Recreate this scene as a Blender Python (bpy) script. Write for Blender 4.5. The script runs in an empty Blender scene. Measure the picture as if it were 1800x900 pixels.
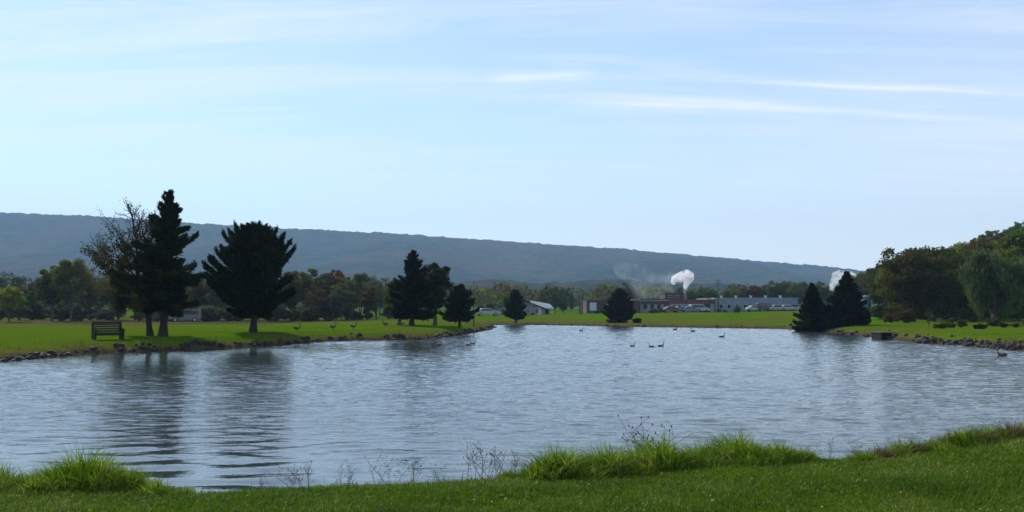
import bpy, math, random
import numpy as np
from mathutils import Vector, Matrix
R = math.radians
sc = bpy.context.scene
COL = sc.collection
rng = np.random.default_rng(7)
random.seed(7)

# ------------------------------------------------------------------ camera
F = 1700.0
CZ = 2.35
TH = math.atan(90 / 1700.0)
cam_d = bpy.data.cameras.new('camera'); cam = bpy.data.objects.new('camera', cam_d); COL.objects.link(cam)
cam.location = (0, 0, CZ); cam.rotation_euler = (math.pi / 2 + TH, 0, 0)
cam_d.sensor_width = 36; cam_d.lens = 34.0; cam_d.clip_end = 20000; cam_d.clip_start = 0.1
sc.camera = cam

def P(px, py, D):
    """the point at depth D that the photo shows at pixel px, py"""
    a, b = math.cos(TH), math.sin(TH)
    u, v = px - 900.0, 450.0 - py
    y = F * a - v * b; z = F * b + v * a
    s = D / y
    return (u * s, D, CZ + z * s)
def X(px, D): return (px - 900.0) / F * D
def WD(py, z=0.0):
    """depth at which a level z is seen at row py"""
    p = P(900, py, 1.0); return (CZ - z) / (CZ - p[2])

# ------------------------------------------------------------------ noise
def _hash(ix, iy, s):
    n = (ix * 374761393 + iy * 668265263 + s * 974634777) & 0xffffffff
    n = ((n ^ (n >> 13)) * 1274126177) & 0xffffffff
    return ((n ^ (n >> 16)) & 0xffff) / 65535.0
def vnoise(x, y, s=0):
    x = np.asarray(x, float); y = np.asarray(y, float)
    ix = np.floor(x).astype(np.int64); iy = np.floor(y).astype(np.int64)
    fx = x - ix; fy = y - iy
    fx = fx * fx * (3 - 2 * fx); fy = fy * fy * (3 - 2 * fy)
    a = _hash(ix, iy, s); b = _hash(ix + 1, iy, s); c = _hash(ix, iy + 1, s); d = _hash(ix + 1, iy + 1, s)
    return (a * (1 - fx) + b * fx) * (1 - fy) + (c * (1 - fx) + d * fx) * fy
def fbm(x, y, o=4, s=0):
    t = 0; a = 0.5; f = 1.0
    for k in range(o):
        t = t + a * vnoise(np.asarray(x) * f + 17.3 * k, np.asarray(y) * f - 9.1 * k, s + k); a *= .5; f *= 2.03
    return t
def sstep(a, b, x):
    t = np.clip((np.asarray(x, float) - a) / (b - a), 0, 1); return t * t * (3 - 2 * t)

# ------------------------------------------------------------------ mesh helpers
def mesh_np(name, V, faces, mats, smooth=False, midx=None):
    """faces: an (n,4) or (n,3) array, or a list of such arrays"""
    me = bpy.data.meshes.new(name)
    V = np.asarray(V, np.float32)
    fl = faces if isinstance(faces, list) else [faces]
    fl = [np.asarray(f, np.int32) for f in fl if len(f)]
    nl = sum(f.size for f in fl); nf = sum(len(f) for f in fl)
    me.vertices.add(len(V)); me.vertices.foreach_set('co', V.ravel())
    me.loops.add(nl); me.loops.foreach_set('vertex_index', np.concatenate([f.ravel() for f in fl]))
    me.polygons.add(nf)
    tot = np.concatenate([np.full(len(f), f.shape[1], np.int32) for f in fl])
    st = np.concatenate([[0], np.cumsum(tot)[:-1]]).astype(np.int32)
    me.polygons.foreach_set('loop_start', st)
    if midx is not None: me.polygons.foreach_set('material_index', np.asarray(midx, np.int32))
    me.polygons.foreach_set('use_smooth', np.full(nf, smooth, bool))
    for m in (mats if isinstance(mats, (list, tuple)) else [mats]): me.materials.append(m)
    me.update(calc_edges=True)
    return me
def link(name, me, parent=None, loc=None, rot=None, scale=None):
    o = bpy.data.objects.new(name, me); COL.objects.link(o)
    if parent: o.parent = parent
    if loc is not None: o.location = loc
    if rot is not None: o.rotation_euler = rot
    if scale is not None: o.scale = scale if hasattr(scale, '__len__') else (scale,) * 3
    return o
def tag(o, label=None, cat=None, group=None, kind=None):
    if label: o['label'] = label
    if cat: o['category'] = cat
    if group: o['group'] = group
    if kind: o['kind'] = kind
    return o
def thing(name, label, cat, loc=(0, 0, 0), rz=0, group=None):
    o = link(name, None, None, loc, (0, 0, rz)); o.empty_display_size = .2
    return tag(o, label, cat, group)

class MB:
    """collects boxes, tubes and blobs for one mesh"""
    def __init__(s): s.V = []; s.F = []; s.M = []; s.n = 0
    def add(s, V, F, m=0):
        s.V.append(np.asarray(V, float)); 
        for f in F: s.F.append([i + s.n for i in f]); s.M.append(m)
        s.n += len(V)
    def box(s, c, d, rz=0, m=0, taper=1.0, rx=0, ry=0):
        x, y, z = d[0] / 2, d[1] / 2, d[2] / 2
        V = np.array([(-x, -y, -z), (x, -y, -z), (x, y, -z), (-x, y, -z), (-x * taper, -y * taper, z), (x * taper, -y * taper, z), (x * taper, y * taper, z), (-x * taper, y * taper, z)])
        M = np.array(Matrix.Rotation(rz, 3, 'Z') @ Matrix.Rotation(ry, 3, 'Y') @ Matrix.Rotation(rx, 3, 'X'))
        s.add(V @ M.T + np.array(c), [(0, 3, 2, 1), (4, 5, 6, 7), (0, 1, 5, 4), (1, 2, 6, 5), (2, 3, 7, 6), (3, 0, 4, 7)], m)
    def prism(s, pts, y0, y1, m=0):
        """pts: outline in x,z, extruded along y"""
        n = len(pts)
        V = [(p[0], y0, p[1]) for p in pts] + [(p[0], y1, p[1]) for p in pts]
        F = [list(range(n)), list(range(2 * n - 1, n - 1, -1))] + [(i, i + n, (i + 1) % n + n, (i + 1) % n) for i in range(n)]
        s.add(V, F, m)
    def tube(s, pts, rad, k=8, m=0, sq=(1, 1), mats=None):
        V, F = tube_np(np.asarray(pts, float), np.asarray(rad, float), k, sq)
        s.V.append(V)
        nseg = len(pts) - 1
        for i, f in enumerate(F.tolist()):
            s.F.append([a + s.n for a in f]); s.M.append(mats[min(i // k, len(mats) - 1)] if mats else m)
        b = s.n; t = s.n + (len(pts) - 1) * k
        s.F.append([b + i for i in range(k)][::-1]); s.M.append(mats[0] if mats else m)
        s.F.append([t + i for i in range(k)]); s.M.append(mats[-1] if mats else m)
        s.n += len(V)
    def build(s, name, mats, parent=None, bevel=0, smooth=False, loc=None, rot=None):
        me = bpy.data.meshes.new(name)
        me.from_pydata(np.concatenate(s.V).tolist(), [], s.F)
        for m in (mats if isinstance(mats, (list, tuple)) else [mats]): me.materials.append(m)
        me.polygons.foreach_set('material_index', np.array(s.M, np.int32))
        me.polygons.foreach_set('use_smooth', np.full(len(s.F), smooth, bool))
        me.update()
        o = link(name, me, parent, loc, rot)
        if bevel:
            b = o.modifiers.new('bevel', 'BEVEL'); b.width = bevel; b.segments = 2; b.limit_method = 'ANGLE'
        return o

def tube_np(pts, rad, k=6, sq=(1, 1)):
    n = len(pts)
    d = np.gradient(pts, axis=0); d /= np.linalg.norm(d, axis=1)[:, None] + 1e-9
    up = np.array([0, 0, 1.0]) if abs(d[:, 2]).mean() < .8 else np.array([1.0, 0, 0])
    u = np.cross(d, up); u /= np.linalg.norm(u, axis=1)[:, None] + 1e-9
    v = np.cross(u, d)
    a = np.arange(k) / k * 2 * np.pi
    V = pts[:, None, :] + rad[:, None, None] * (np.cos(a)[None, :, None] * u[:, None, :] * sq[0] + np.sin(a)[None, :, None] * v[:, None, :] * sq[1])
    i = np.arange(n - 1)[:, None] * k; j = np.arange(k)[None, :]
    F = np.stack([i + j, i + (j + 1) % k, i + k + (j + 1) % k, i + k + j], -1).reshape(-1, 4)
    return V.reshape(-1, 3), F

class Wood:
    def __init__(s): s.V = []; s.F = []; s.n = 0
    def tube(s, pts, rad, k=6):
        V, F = tube_np(np.asarray(pts, float), np.asarray(rad, float), k); s.V.append(V); s.F.append(F + s.n); s.n += len(V)
    def mesh(s, name, mat): return mesh_np(name, np.concatenate(s.V), np.concatenate(s.F), mat, True)

def unit(a): return a / (np.linalg.norm(a, axis=-1, keepdims=True) + 1e-9)
def leaf_quads(C, A, L, W, g):
    """diamond leaves at C pointing along A; L, W half sizes"""
    n = len(C)
    A = unit(A); B = unit(np.cross(A, unit(g.normal(size=(n, 3)))))
    L = np.asarray(L).reshape(-1, 1); W = np.asarray(W).reshape(-1, 1)
    V = np.stack([C - A * L, C + B * W - A * L * .1, C + A * L, C - B * W - A * L * .1], 1).reshape(-1, 3)
    return V, np.arange(n * 4).reshape(-1, 4)

# ------------------------------------------------------------------ materials
def new_mat(name):
    m = bpy.data.materials.new(name); m.use_nodes = True
    nt = m.node_tree; return m, nt, nt.nodes['Principled BSDF'], nt.nodes['Material Output']
def N(nt, t, **kw):
    n = nt.nodes.new(t)
    for k, v in kw.items():
        if hasattr(n, k): setattr(n, k, v)
        else: n.inputs[k].default_value = v
    return n
def ramp(nt, fac, stops):
    r = nt.nodes.new('ShaderNodeValToRGB'); e = r.color_ramp.elements
    while len(e) < len(stops): e.new(.5)
    for i, (p, c) in enumerate(stops): e[i].position = p; e[i].color = (*c, 1)
    nt.links.new(fac, r.inputs[0]); return r.outputs[0]
def mixc(nt, fac, a, b, mode='MIX'):
    m = nt.nodes.new('ShaderNodeMix'); m.data_type = 'RGBA'; m.blend_type = mode
    for s, v in ((0, fac), (6, a), (7, b)):
        if isinstance(v, (float, int)): m.inputs[s].default_value = v
        elif isinstance(v, tuple): m.inputs[s].default_value = (*v, 1)
        else: nt.links.new(v, m.inputs[s])
    return m.outputs[2]
def math_(nt, op, a, b=0.0, clamp=False):
    m = nt.nodes.new('ShaderNodeMath'); m.operation = op; m.use_clamp = clamp
    for s, v in ((0, a), (1, b)):
        if isinstance(v, (float, int)): m.inputs[s].default_value = v
        else: nt.links.new(v, m.inputs[s])
    return m.outputs[0]
def noise(nt, scale, detail=3, coord='Object', stretch=None, rough=.55, off=None):
    tc = nt.nodes.new('ShaderNodeTexCoord'); mp = nt.nodes.new('ShaderNodeMapping')
    nt.links.new(tc.outputs[coord], mp.inputs[0])
    if stretch: mp.inputs['Scale'].default_value = stretch
    if off: mp.inputs['Location'].default_value = off
    n = nt.nodes.new('ShaderNodeTexNoise'); n.inputs['Scale'].default_value = scale; n.inputs['Detail'].default_value = detail; n.inputs['Roughness'].default_value = rough
    nt.links.new(mp.outputs[0], n.inputs['Vector']); return n.outputs[0]

def leaf_mat(name, dark, light, trans=.35, cl=.5):
    m, nt, bs, out = new_mat(name)
    geo = nt.nodes.new('ShaderNodeNewGeometry'); oi = nt.nodes.new('ShaderNodeObjectInfo')
    f = math_(nt, 'ADD', math_(nt, 'MULTIPLY', geo.outputs['Random Per Island'], .45), math_(nt, 'MULTIPLY', noise(nt, cl, 2), .9))
    f = math_(nt, 'ADD', f, math_(nt, 'MULTIPLY', math_(nt, 'SUBTRACT', oi.outputs['Random'], .5), .35))
    c = ramp(nt, f, [(.35, dark), (.95, light)])
    df = nt.nodes.new('ShaderNodeBsdfDiffuse'); tr = nt.nodes.new('ShaderNodeBsdfTranslucent'); mx = nt.nodes.new('ShaderNodeMixShader')
    nt.links.new(c, df.inputs[0]); nt.links.new(mixc(nt, 1.0, c, (1.0, 1.05, .6), 'MULTIPLY'), tr.inputs[0])
    mx.inputs[0].default_value = trans
    nt.links.new(df.outputs[0], mx.inputs[1]); nt.links.new(tr.outputs[0], mx.inputs[2]); nt.links.new(mx.outputs[0], out.inputs[0])
    return m
def plain(name, c1, c2=None, rough=.7, scale=3, metal=0, bump=0, stretch=None, spec=.3):
    m, nt, bs, out = new_mat(name)
    if c2 is None: c2 = tuple(x * .7 for x in c1)
    n = noise(nt, scale, 5, stretch=stretch)
    nt.links.new(ramp(nt, n, [(.3, c2), (.7, c1)]), bs.inputs['Base Color'])
    bs.inputs['Roughness'].default_value = rough; bs.inputs['Metallic'].default_value = metal; bs.inputs['Specular IOR Level'].default_value = spec
    if bump:
        b = nt.nodes.new('ShaderNodeBump'); b.inputs['Distance'].default_value = bump; nt.links.new(n, b.inputs['Height']); nt.links.new(b.outputs[0], bs.inputs['Normal'])
    return m

M = {}
M['spruce'] = leaf_mat('spruce_needles', (.009, .016, .009), (.036, .050, .024), .2, .8)
M['spruce2'] = leaf_mat('fir_needles', (.010, .018, .012), (.026, .042, .022), .15, .8)
M['pine'] = leaf_mat('pine_needles', (.010, .018, .008), (.042, .060, .022), .22, .7)
M['green'] = leaf_mat('green_leaves', (.030, .052, .010), (.10, .15, .028), .45)
M['olive'] = leaf_mat('olive_leaves', (.04, .052, .010), (.14, .15, .032), .45)
M['brown'] = leaf_mat('brown_leaves', (.045, .036, .014), (.14, .105, .036), .45)
M['darkolive'] = leaf_mat('dark_olive_leaves', (.026, .026, .010), (.085, .076, .024), .4)
M['rust'] = leaf_mat('rust_leaves', (.06, .022, .010), (.17, .06, .025))
M['yellow'] = leaf_mat('yellow_green_leaves', (.07, .09, .010), (.22, .24, .035), .5)
M['grey'] = leaf_mat('hazy_grey_green_leaves', (.050, .060, .040), (.12, .13, .080))  # grey green lightened, so distance haze is put into the leaf colour
M['willow'] = leaf_mat('willow_leaves', (.036, .056, .024), (.105, .14, .058), .4)
M['bark'] = plain('bark', (.045, .035, .028), (.018, .014, .012), .9, 9, bump=.03, stretch=(1, 1, .3))
M['greybark'] = plain('grey_bark', (.11, .10, .09), (.04, .036, .032), .9, 9, stretch=(1, 1, .3))
M['rock'] = plain('rock', (.042, .037, .036), (.013, .011, .012), .85, 2.5, bump=.03)
M['rock2'] = plain('brown_rock', (.050, .034, .028), (.016, .011, .010), .85, 2.5, bump=.03)

def grass_mat(name, cols, trans=.4):
    m, nt, bs, out = new_mat(name)
    geo = nt.nodes.new('ShaderNodeNewGeometry')
    f = math_(nt, 'ADD', math_(nt, 'MULTIPLY', geo.outputs['Random Per Island'], .5), math_(nt, 'MULTIPLY', noise(nt, .9, 3), .7))
    c = ramp(nt, f, cols)
    df = nt.nodes.new('ShaderNodeBsdfDiffuse'); tr = nt.nodes.new('ShaderNodeBsdfTranslucent'); mx = nt.nodes.new('ShaderNodeMixShader')
    gl = nt.nodes.new('ShaderNodeBsdfGlossy'); gl.inputs['Roughness'].default_value = .45; gl.inputs[0].default_value = (.5, .55, .5, 1); m2 = nt.nodes.new('ShaderNodeMixShader'); m2.inputs[0].default_value = .03
    nt.links.new(c, df.inputs[0]); nt.links.new(c, tr.inputs[0]); mx.inputs[0].default_value = trans
    nt.links.new(df.outputs[0], mx.inputs[1]); nt.links.new(tr.outputs[0], mx.inputs[2])
    nt.links.new(mx.outputs[0], m2.inputs[1]); nt.links.new(gl.outputs[0], m2.inputs[2]); nt.links.new(m2.outputs[0], out.inputs[0])
    return m
M['lawnblade'] = grass_mat('lawn_blades', [(.2, (.018, .044, .002)), (.52, (.060, .125, .003)), (.78, (.13, .21, .008)), (.93, (.30, .29, .10))])
M['tuft'] = grass_mat('tussock_blades', [(.2, (.012, .035, .002)), (.45, (.07, .15, .004)), (.70, (.20, .31, .008)), (.93, (.36, .36, .10))], .5)
M['dryblade'] = grass_mat('dry_blades', [(.2, (.05, .055, .012)), (.55, (.12, .10, .03)), (.8, (.20, .15, .06)), (1, (.10, .15, .03))])
M['weed'] = plain('dry_stem', (.10, .07, .045), (.04, .03, .025), .9, 20)

# ------------------------------------------------------------------ pond outline and terrain height
pts_px = [(-260, 668), (-100, 645), (0, 636), (60, 629), (150, 622), (200, 619), (300, 616), (360, 612), (400, 611), (480, 607), (560, 601), (620, 598),
          (690, 598), (745, 597), (800, 590), (840, 583), (868, 577), (872, 574), (850, 573), (870, 571.2), (920, 571.2), (1000, 572), (1100, 574.2), (1200, 575.5), (1300, 576.5), (1390, 578),
          (1440, 583), (1500, 588), (1560, 597), (1620, 603), (1700, 608), (1760, 613), (1800, 617), (1900, 628), (2100, 645)]
pond = [(X(a, WD(b)), WD(b)) for a, b in pts_px]
near = [(26, 22), (17, 16.6), (8.2, 14.9), (6.6, 14.2), (5.0, 13.4), (4.1, 12.95), (3.2, 12.9), (2.3, 12.8), (1.4, 12.65), (.4, 12.5), (-.4, 12.1), (-1.5, 11.6), (-2.6, 11.35), (-3.8, 11.4), (-4.6, 11.9), (-5.4, 12.0), (-6.1, 11.6), (-7.2, 12.3), (-10, 13.5), (-16, 17), (-34, 30)]
pond = pond + near
def smooth_poly(p, it=2):
    for _ in range(it):
        q = []
        for i in range(len(p)):
            a = p[i]; b = p[(i + 1) % len(p)]
            q += [(a[0] * .75 + b[0] * .25, a[1] * .75 + b[1] * .25), (a[0] * .25 + b[0] * .75, a[1] * .25 + b[1] * .75)]
        p = q
    return p
pond = np.array(smooth_poly(pond, 1))
def sdf(x, y):
    """signed distance to the pond edge, negative inside"""
    x = np.asarray(x, float); y = np.asarray(y, float)
    d = np.full(x.shape, 1e9); ins = np.zeros(x.shape, bool)
    for i in range(len(pond)):
        ax, ay = pond[i]; bx, by = pond[(i + 1) % len(pond)]
        ex, ey = bx - ax, by - ay
        t = np.clip(((x - ax) * ex + (y - ay) * ey) / (ex * ex + ey * ey), 0, 1)
        d = np.minimum(d, np.hypot(x - ax - t * ex, y - ay - t * ey))
        if ay != by:
            c = ((ay > y) != (by > y)) & (x < (bx - ax) * (y - ay) / (by - ay) + ax)
            ins ^= c
    return np.where(ins, -d, d)

cp = []
def C(px, py, D): x, y, z = P(px, py, D); cp.append((x, y, z))
cp += [(0, .5, .66), (-9, 9, .42), (0, 9, .50), (9, 9, .64), (-6, 11, .36), (0, 11.5, .40), (4, 12, .50), (8, 13.5, .64), (20, 12, .7), (-20, 12, .5), (0, -20, .7)]
C(0, 612, 46); C(100, 603, 49); C(200, 597, 53); C(285, 591, 58); C(444, 584, 67); C(100, 585, 68); C(588, 580, 74); C(728, 573, 90); C(800, 572, 93)
C(0, 563.5, 150); C(150, 565, 150); C(300, 566.5, 145); C(450, 567, 145); C(600, 564, 150); C(750, 561, 150); C(850, 560, 150); C(-400, 563, 140)
C(900, 555, 190); C(1000, 553.5, 200); C(1100, 552, 210); C(1250, 549.5, 220); C(1400, 547, 220); C(900, 567, 138); C(1100, 567, 135); C(1300, 568, 128); C(1400, 568, 122)
C(1420, 574, 92); C(1490, 572, 92); C(1540, 568, 100); C(1600, 568, 105); C(1700, 580, 74); C(1800, 583, 70); C(1740, 573, 92); C(1560, 553, 150); C(1650, 556, 140); C(1800, 560, 135); C(2100, 570, 110); C(1600, 548, 190)
C(900, 544, 420); C(0, 548, 420); C(1700, 542, 420); C(900, 540, 1500); C(0, 540, 1500); C(1800, 540, 1500)
cp = np.array(cp)
def uv(x, y):
    r = np.hypot(x, y) + 2
    return np.arctan2(x, np.maximum(y, -1e9)) * 2.4, np.log(r) * 2.2
cu, cv = uv(cp[:, 0], cp[:, 1])
def lawn(x, y):
    u, v = uv(x, y); s = 0; t = 0
    for i in range(len(cp)):
        w = 1 / ((u - cu[i]) ** 2 + (v - cv[i]) ** 2 + .004) ** 2
        s = s + w; t = t + w * cp[i, 2]
    return t / s
def gh(x, y, d=None):
    x = np.asarray(x, float); y = np.asarray(y, float)
    if d is None: d = sdf(x, y)
    L = lawn(x, y)
    dd = d + (fbm(x * .55, y * .55, 3, 5) - .45) * 1.0 * sstep(20, 45, y) + (fbm(x * 1.6, y * 1.6, 3, 9) - .45) * .35
    k = np.where(y < 22, .55, 1.1)
    up = L * (1 - np.exp(-np.maximum(dd, 0) / k)) + .03
    dn = -np.minimum(.9, -np.minimum(dd, 0) * .35)
    z = np.where(dd > 0, up, dn)
    und = (fbm(x * .12, y * .12, 3, 21) - .45) * .22 * sstep(.5, 8, d) * sstep(16, 50, y)
    far = (fbm(x * .01, y * .01, 3, 3) - .45) * 3 * sstep(260, 600, np.hypot(x, y))
    mic = (fbm(x * 2.2, y * 2.2, 3, 31) - .45) * .07 * sstep(.1, .8, d) * (1 - sstep(18, 26, y))
    return z + und + far + mic
def g1(x, y): return float(gh(np.array([x]), np.array([y]))[0])

def axis(segs):
    out = [segs[0][0]]
    for a, b, st in segs:
        n = max(1, int(round((b - a) / st))); out += list(np.linspace(a, b, n + 1)[1:])
    return np.array(out)
gx = axis([(-6000, -2000, 500), (-2000, -600, 100), (-600, -200, 20), (-200, -80, 3), (-80, -30, .8), (-30, -11, .45), (-11, 11, .16), (11, 30, .45), (30, 80, .8), (80, 200, 3), (200, 600, 20), (600, 2000, 100), (2000, 6000, 500)])
gy = axis([(-600, -100, 100), (-100, -10, 10), (-10, 7, 1), (7, 16, .12), (16, 30, .5), (30, 110, .6), (110, 150, .8), (150, 260, 2.5), (260, 600, 12), (600, 2000, 100), (2000, 7000, 500)])
GX, GY = np.meshgrid(gx, gy); n_, m_ = GX.shape
GZ = gh(GX.ravel(), GY.ravel())
idx = np.arange(n_ * m_).reshape(n_, m_)
GF = np.stack([idx[:-1, :-1], idx[:-1, 1:], idx[1:, 1:], idx[1:, :-1]], -1).reshape(-1, 4)

m, nt, bs, out = new_mat('lawn_ground')
big = noise(nt, .09, 5); mid = noise(nt, .28, 6, stretch=(1, .6, 1), rough=.68); fine = noise(nt, 14, 4)
c = ramp(nt, mid, [(.3, (.040, .096, .001)), (.55, (.060, .140, .001)), (.75, (.100, .155, .004))])
c = mixc(nt, ramp(nt, big, [(.40, (0, 0, 0)), (.62, (.9, .9, .9))]), c, (.085, .100, .012))
c = mixc(nt, .55, c, ramp(nt, fine, [(.25, (.35, .35, .35)), (.7, (1.4, 1.4, 1.4))]), 'MULTIPLY')
geo = nt.nodes.new('ShaderNodeNewGeometry'); sep = nt.nodes.new('ShaderNodeSeparateXYZ'); nt.links.new(geo.outputs['Position'], sep.inputs[0])
zz = math_(nt, 'ADD', sep.outputs[2], math_(nt, 'MULTIPLY', math_(nt, 'SUBTRACT', noise(nt, 1.6, 4), .5), .55))
dirt = ramp(nt, noise(nt, 5, 5), [(.3, (.028, .022, .016)), (.7, (.085, .065, .042))])
dry = ramp(nt, noise(nt, 2.5, 4), [(.35, (.06, .07, .012)), (.7, (.14, .115, .035))])
bank = mixc(nt, ramp(nt, zz, [(.08, (0, 0, 0)), (.24, (1, 1, 1))]), dirt, dry)
c = mixc(nt, ramp(nt, zz, [(.22, (0, 0, 0)), (.42, (1, 1, 1))]), bank, c)
nt.links.new(c, bs.inputs['Base Color']); bs.inputs['Roughness'].default_value = 1.0; bs.inputs['Specular IOR Level'].default_value = 0
b = nt.nodes.new('ShaderNodeBump'); b.inputs['Distance'].default_value = .05; nt.links.new(noise(nt, 7, 5), b.inputs['Height']); nt.links.new(b.outputs[0], bs.inputs['Normal'])
ground = link('ground', mesh_np('ground', np.stack([GX.ravel(), GY.ravel(), GZ], 1), GF, m, True)); tag(ground, kind='structure')

# ------------------------------------------------------------------ water
m, nt, bs, out = new_mat('pond_water')
bs.inputs['Base Color'].default_value = (.045, .060, .056, 1); bs.inputs['IOR'].default_value = 1.45; bs.inputs['Roughness'].default_value = .03
at = nt.nodes.new('ShaderNodeAttribute'); at.attribute_name = 'chop'
at2 = nt.nodes.new('ShaderNodeAttribute'); at2.attribute_name = 'swell'
w1 = noise(nt, 2.6, 3, stretch=(.5, 1.5, 1), rough=.6)
w2 = noise(nt, 9.0, 2, stretch=(.55, 1.3, 1), off=(3, 7, 0))
w3 = noise(nt, .95, 2, stretch=(.42, 1.5, 1), off=(11, 2, 0))
h1 = math_(nt, 'ADD', math_(nt, 'MULTIPLY', w1, .018), math_(nt, 'MULTIPLY', w2, .012))
h1 = math_(nt, 'MULTIPLY', h1, at.outputs['Fac'])
h = h1
b = nt.nodes.new('ShaderNodeBump'); b.inputs['Distance'].default_value = 1.0; b.inputs['Strength'].default_value = 1.0
nt.links.new(h, b.inputs['Height']); nt.links.new(b.outputs[0], bs.inputs['Normal'])
wy = np.cumsum(np.concatenate([[9.0], np.interp(np.linspace(0, 1, 1150), [0, .1, 1], [.045, .07, .155])])); wy = wy[wy < 140]
wt = np.linspace(-1, 1, 640)
WX = wt[None, :] * ((wy + 5) * .72)[:, None] + 0 * wy[:, None]; WY = np.repeat(wy[:, None], len(wt), 1)
n_, m_ = WX.shape; idx = np.arange(n_ * m_).reshape(n_, m_)
WF = np.stack([idx[:-1, :-1], idx[:-1, 1:], idx[1:, 1:], idx[1:, :-1]], -1).reshape(-1, 4)
xx, yy = WX.ravel(), WY.ravel()
# the left shore shelters the water in front of it; the near left corner only rolls
lee = np.exp(-((xx + 24 - (yy - 46) * .55) / 15) ** 2) * sstep(30, 41, yy) * (1 - sstep(56, 68, yy))
nearcalm = (1 - sstep(12, 27, yy)) * (1 - sstep(-4, 5, xx))
chop = 1.0 * (1 - .80 * lee) * (1 - .82 * nearcalm) * (.55 + .95 * fbm(xx * .05, yy * .10, 3, 44))
swell = (.45 + .75 * nearcalm) * (1 - .6 * lee)
gw = np.random.default_rng(55); wz = np.zeros(xx.size)
for k in range(46):
    lam = .24 * 4.4 ** gw.random(); th = gw.normal(0, .42) + .15; kk = 2 * np.pi / lam
    amp = .00155 * (lam / .5) ** 1.0 * gw.uniform(.6, 1.3)
    ph = kk * (xx * math.sin(th) * .8 + yy * math.cos(th)) + gw.random() * 6.28 + 1.6 * (fbm(xx * .21 + k, yy * .21, 2, 90 + k % 5))
    res = 1 if lam > .55 else (1 - sstep(50, 90, yy) * .3)
    wz += (swell if lam > .85 else chop) * amp * np.sin(ph) * res
wm = mesh_np('water', np.stack([xx, yy, wz], 1), WF, m, True)
for nm, arr in (('chop', chop), ('swell', swell)):
    a = wm.attributes.new(nm, 'FLOAT', 'POINT'); a.data.foreach_set('value', arr.astype(np.float32))
water = link('water', wm); tag(water, kind='structure')

# ------------------------------------------------------------------ tree builders
def prof(pts, t): return np.interp(t, [p[0] for p in pts], [p[1] for p in pts])

def conifer(seed, H, base, pf, nb, q=1.0, elev=(35, -5), nL=.17, nW=.035, lean=0, gap=.0, bough=1.0, trunk_r=.17, irregular=.25, up=0):
    """pf: list of (t from crown base to top, radius in m); nb boughs"""
    g = np.random.default_rng(seed); w = Wood()
    zs = np.linspace(0, H * .98, 12)
    wob = np.cumsum(g.normal(0, .02, (12, 2)), 0); wob[:, 0] += lean * (zs / H)
    T = np.column_stack([wob, zs]); w.tube(T, trunk_r * (1 - zs / H) ** .8 + .02 + trunk_r * .5 * np.exp(-zs / .25), 8)
    Vs = []; Fs = []; n = 0
    for i in range(nb):
        t = (i + g.random()) / nb
        t = t ** .92
        z = base + (H - base) * t
        L = prof(pf, t) * (1 + g.normal(0, irregular)); L = max(L, .15)
        a = i * 2.399963 + g.normal(0, .6)
        e0 = R(elev[1] + (elev[0] - elev[1]) * t + g.normal(0, 7))
        m = 7; s = np.linspace(0, 1, m)
        cx = np.interp(z, zs, T[:, 0]); cy = np.interp(z, zs, T[:, 1])
        dx = np.array([math.cos(a), math.sin(a)])
        zz = z + L * s * math.sin(e0) + up * L * s ** 2 - .10 * L * np.sin(s * 3.1)
        B = np.column_stack([cx + dx[0] * L * s * math.cos(e0), cy + dx[1] * L * s * math.cos(e0), zz])
        w.tube(B, .035 * (1 - s) * (.5 + L / 2) + .008, 4)
        k = int((70 + 260 * L) * q)
        u = g.random(k) ** .72 * .86 + .14
        if gap: u = np.where(g.random(k) < gap, .6 + .4 * g.random(k), u)
        base_p = np.column_stack([np.interp(u, s, B[:, j]) for j in range(3)])
        side = np.array([-dx[1], dx[0], 0]); fwd = unit(B[-1] - B[0])
        wid = bough * (.09 + .25 * L) * np.sin(np.clip(u, 0, 1) * 2.6 + .25) * (.75 + .4 * np.abs(np.sin(u * 9 + i)))
        off = g.uniform(-1, 1, k)
        sag = g.normal(0, .04 + .02 * L, k) - .10 * np.abs(off) * wid
        Cc = base_p + side * (off * wid)[:, None] + fwd * (-np.abs(off) * wid * .5)[:, None] + np.array([0, 0, 1.0]) * sag[:, None]
        A = fwd * (.8 + .4 * g.random((k, 1))) + side * (off[:, None] * 1.1) + g.normal(0, .42, (k, 3)) + np.array([0, 0, .15 + up * .4])
        V, Fq = leaf_quads(Cc, A, nL * g.uniform(.6, 1.3, k), nW * g.uniform(.7, 1.4, k), g)
        Vs.append(V); Fs.append(Fq + n); n += len(V)
    # leader
    k = int(110 * q); z = H * .93 + g.random(k) * H * .08
    Cc = np.column_stack([T[-1, 0] + g.normal(0, .05, k), T[-1, 1] + g.normal(0, .05, k), z])
    V, Fq = leaf_quads(Cc, g.normal(0, .5, (k, 3)) + [0, 0, 1], nL * .8 * np.ones(k), nW * np.ones(k), g); Vs.append(V); Fs.append(Fq + n)
    return w.mesh('trunk', M['bark']), mesh_np('crown', np.concatenate(Vs), np.concatenate(Fs), M['spruce'])

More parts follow.
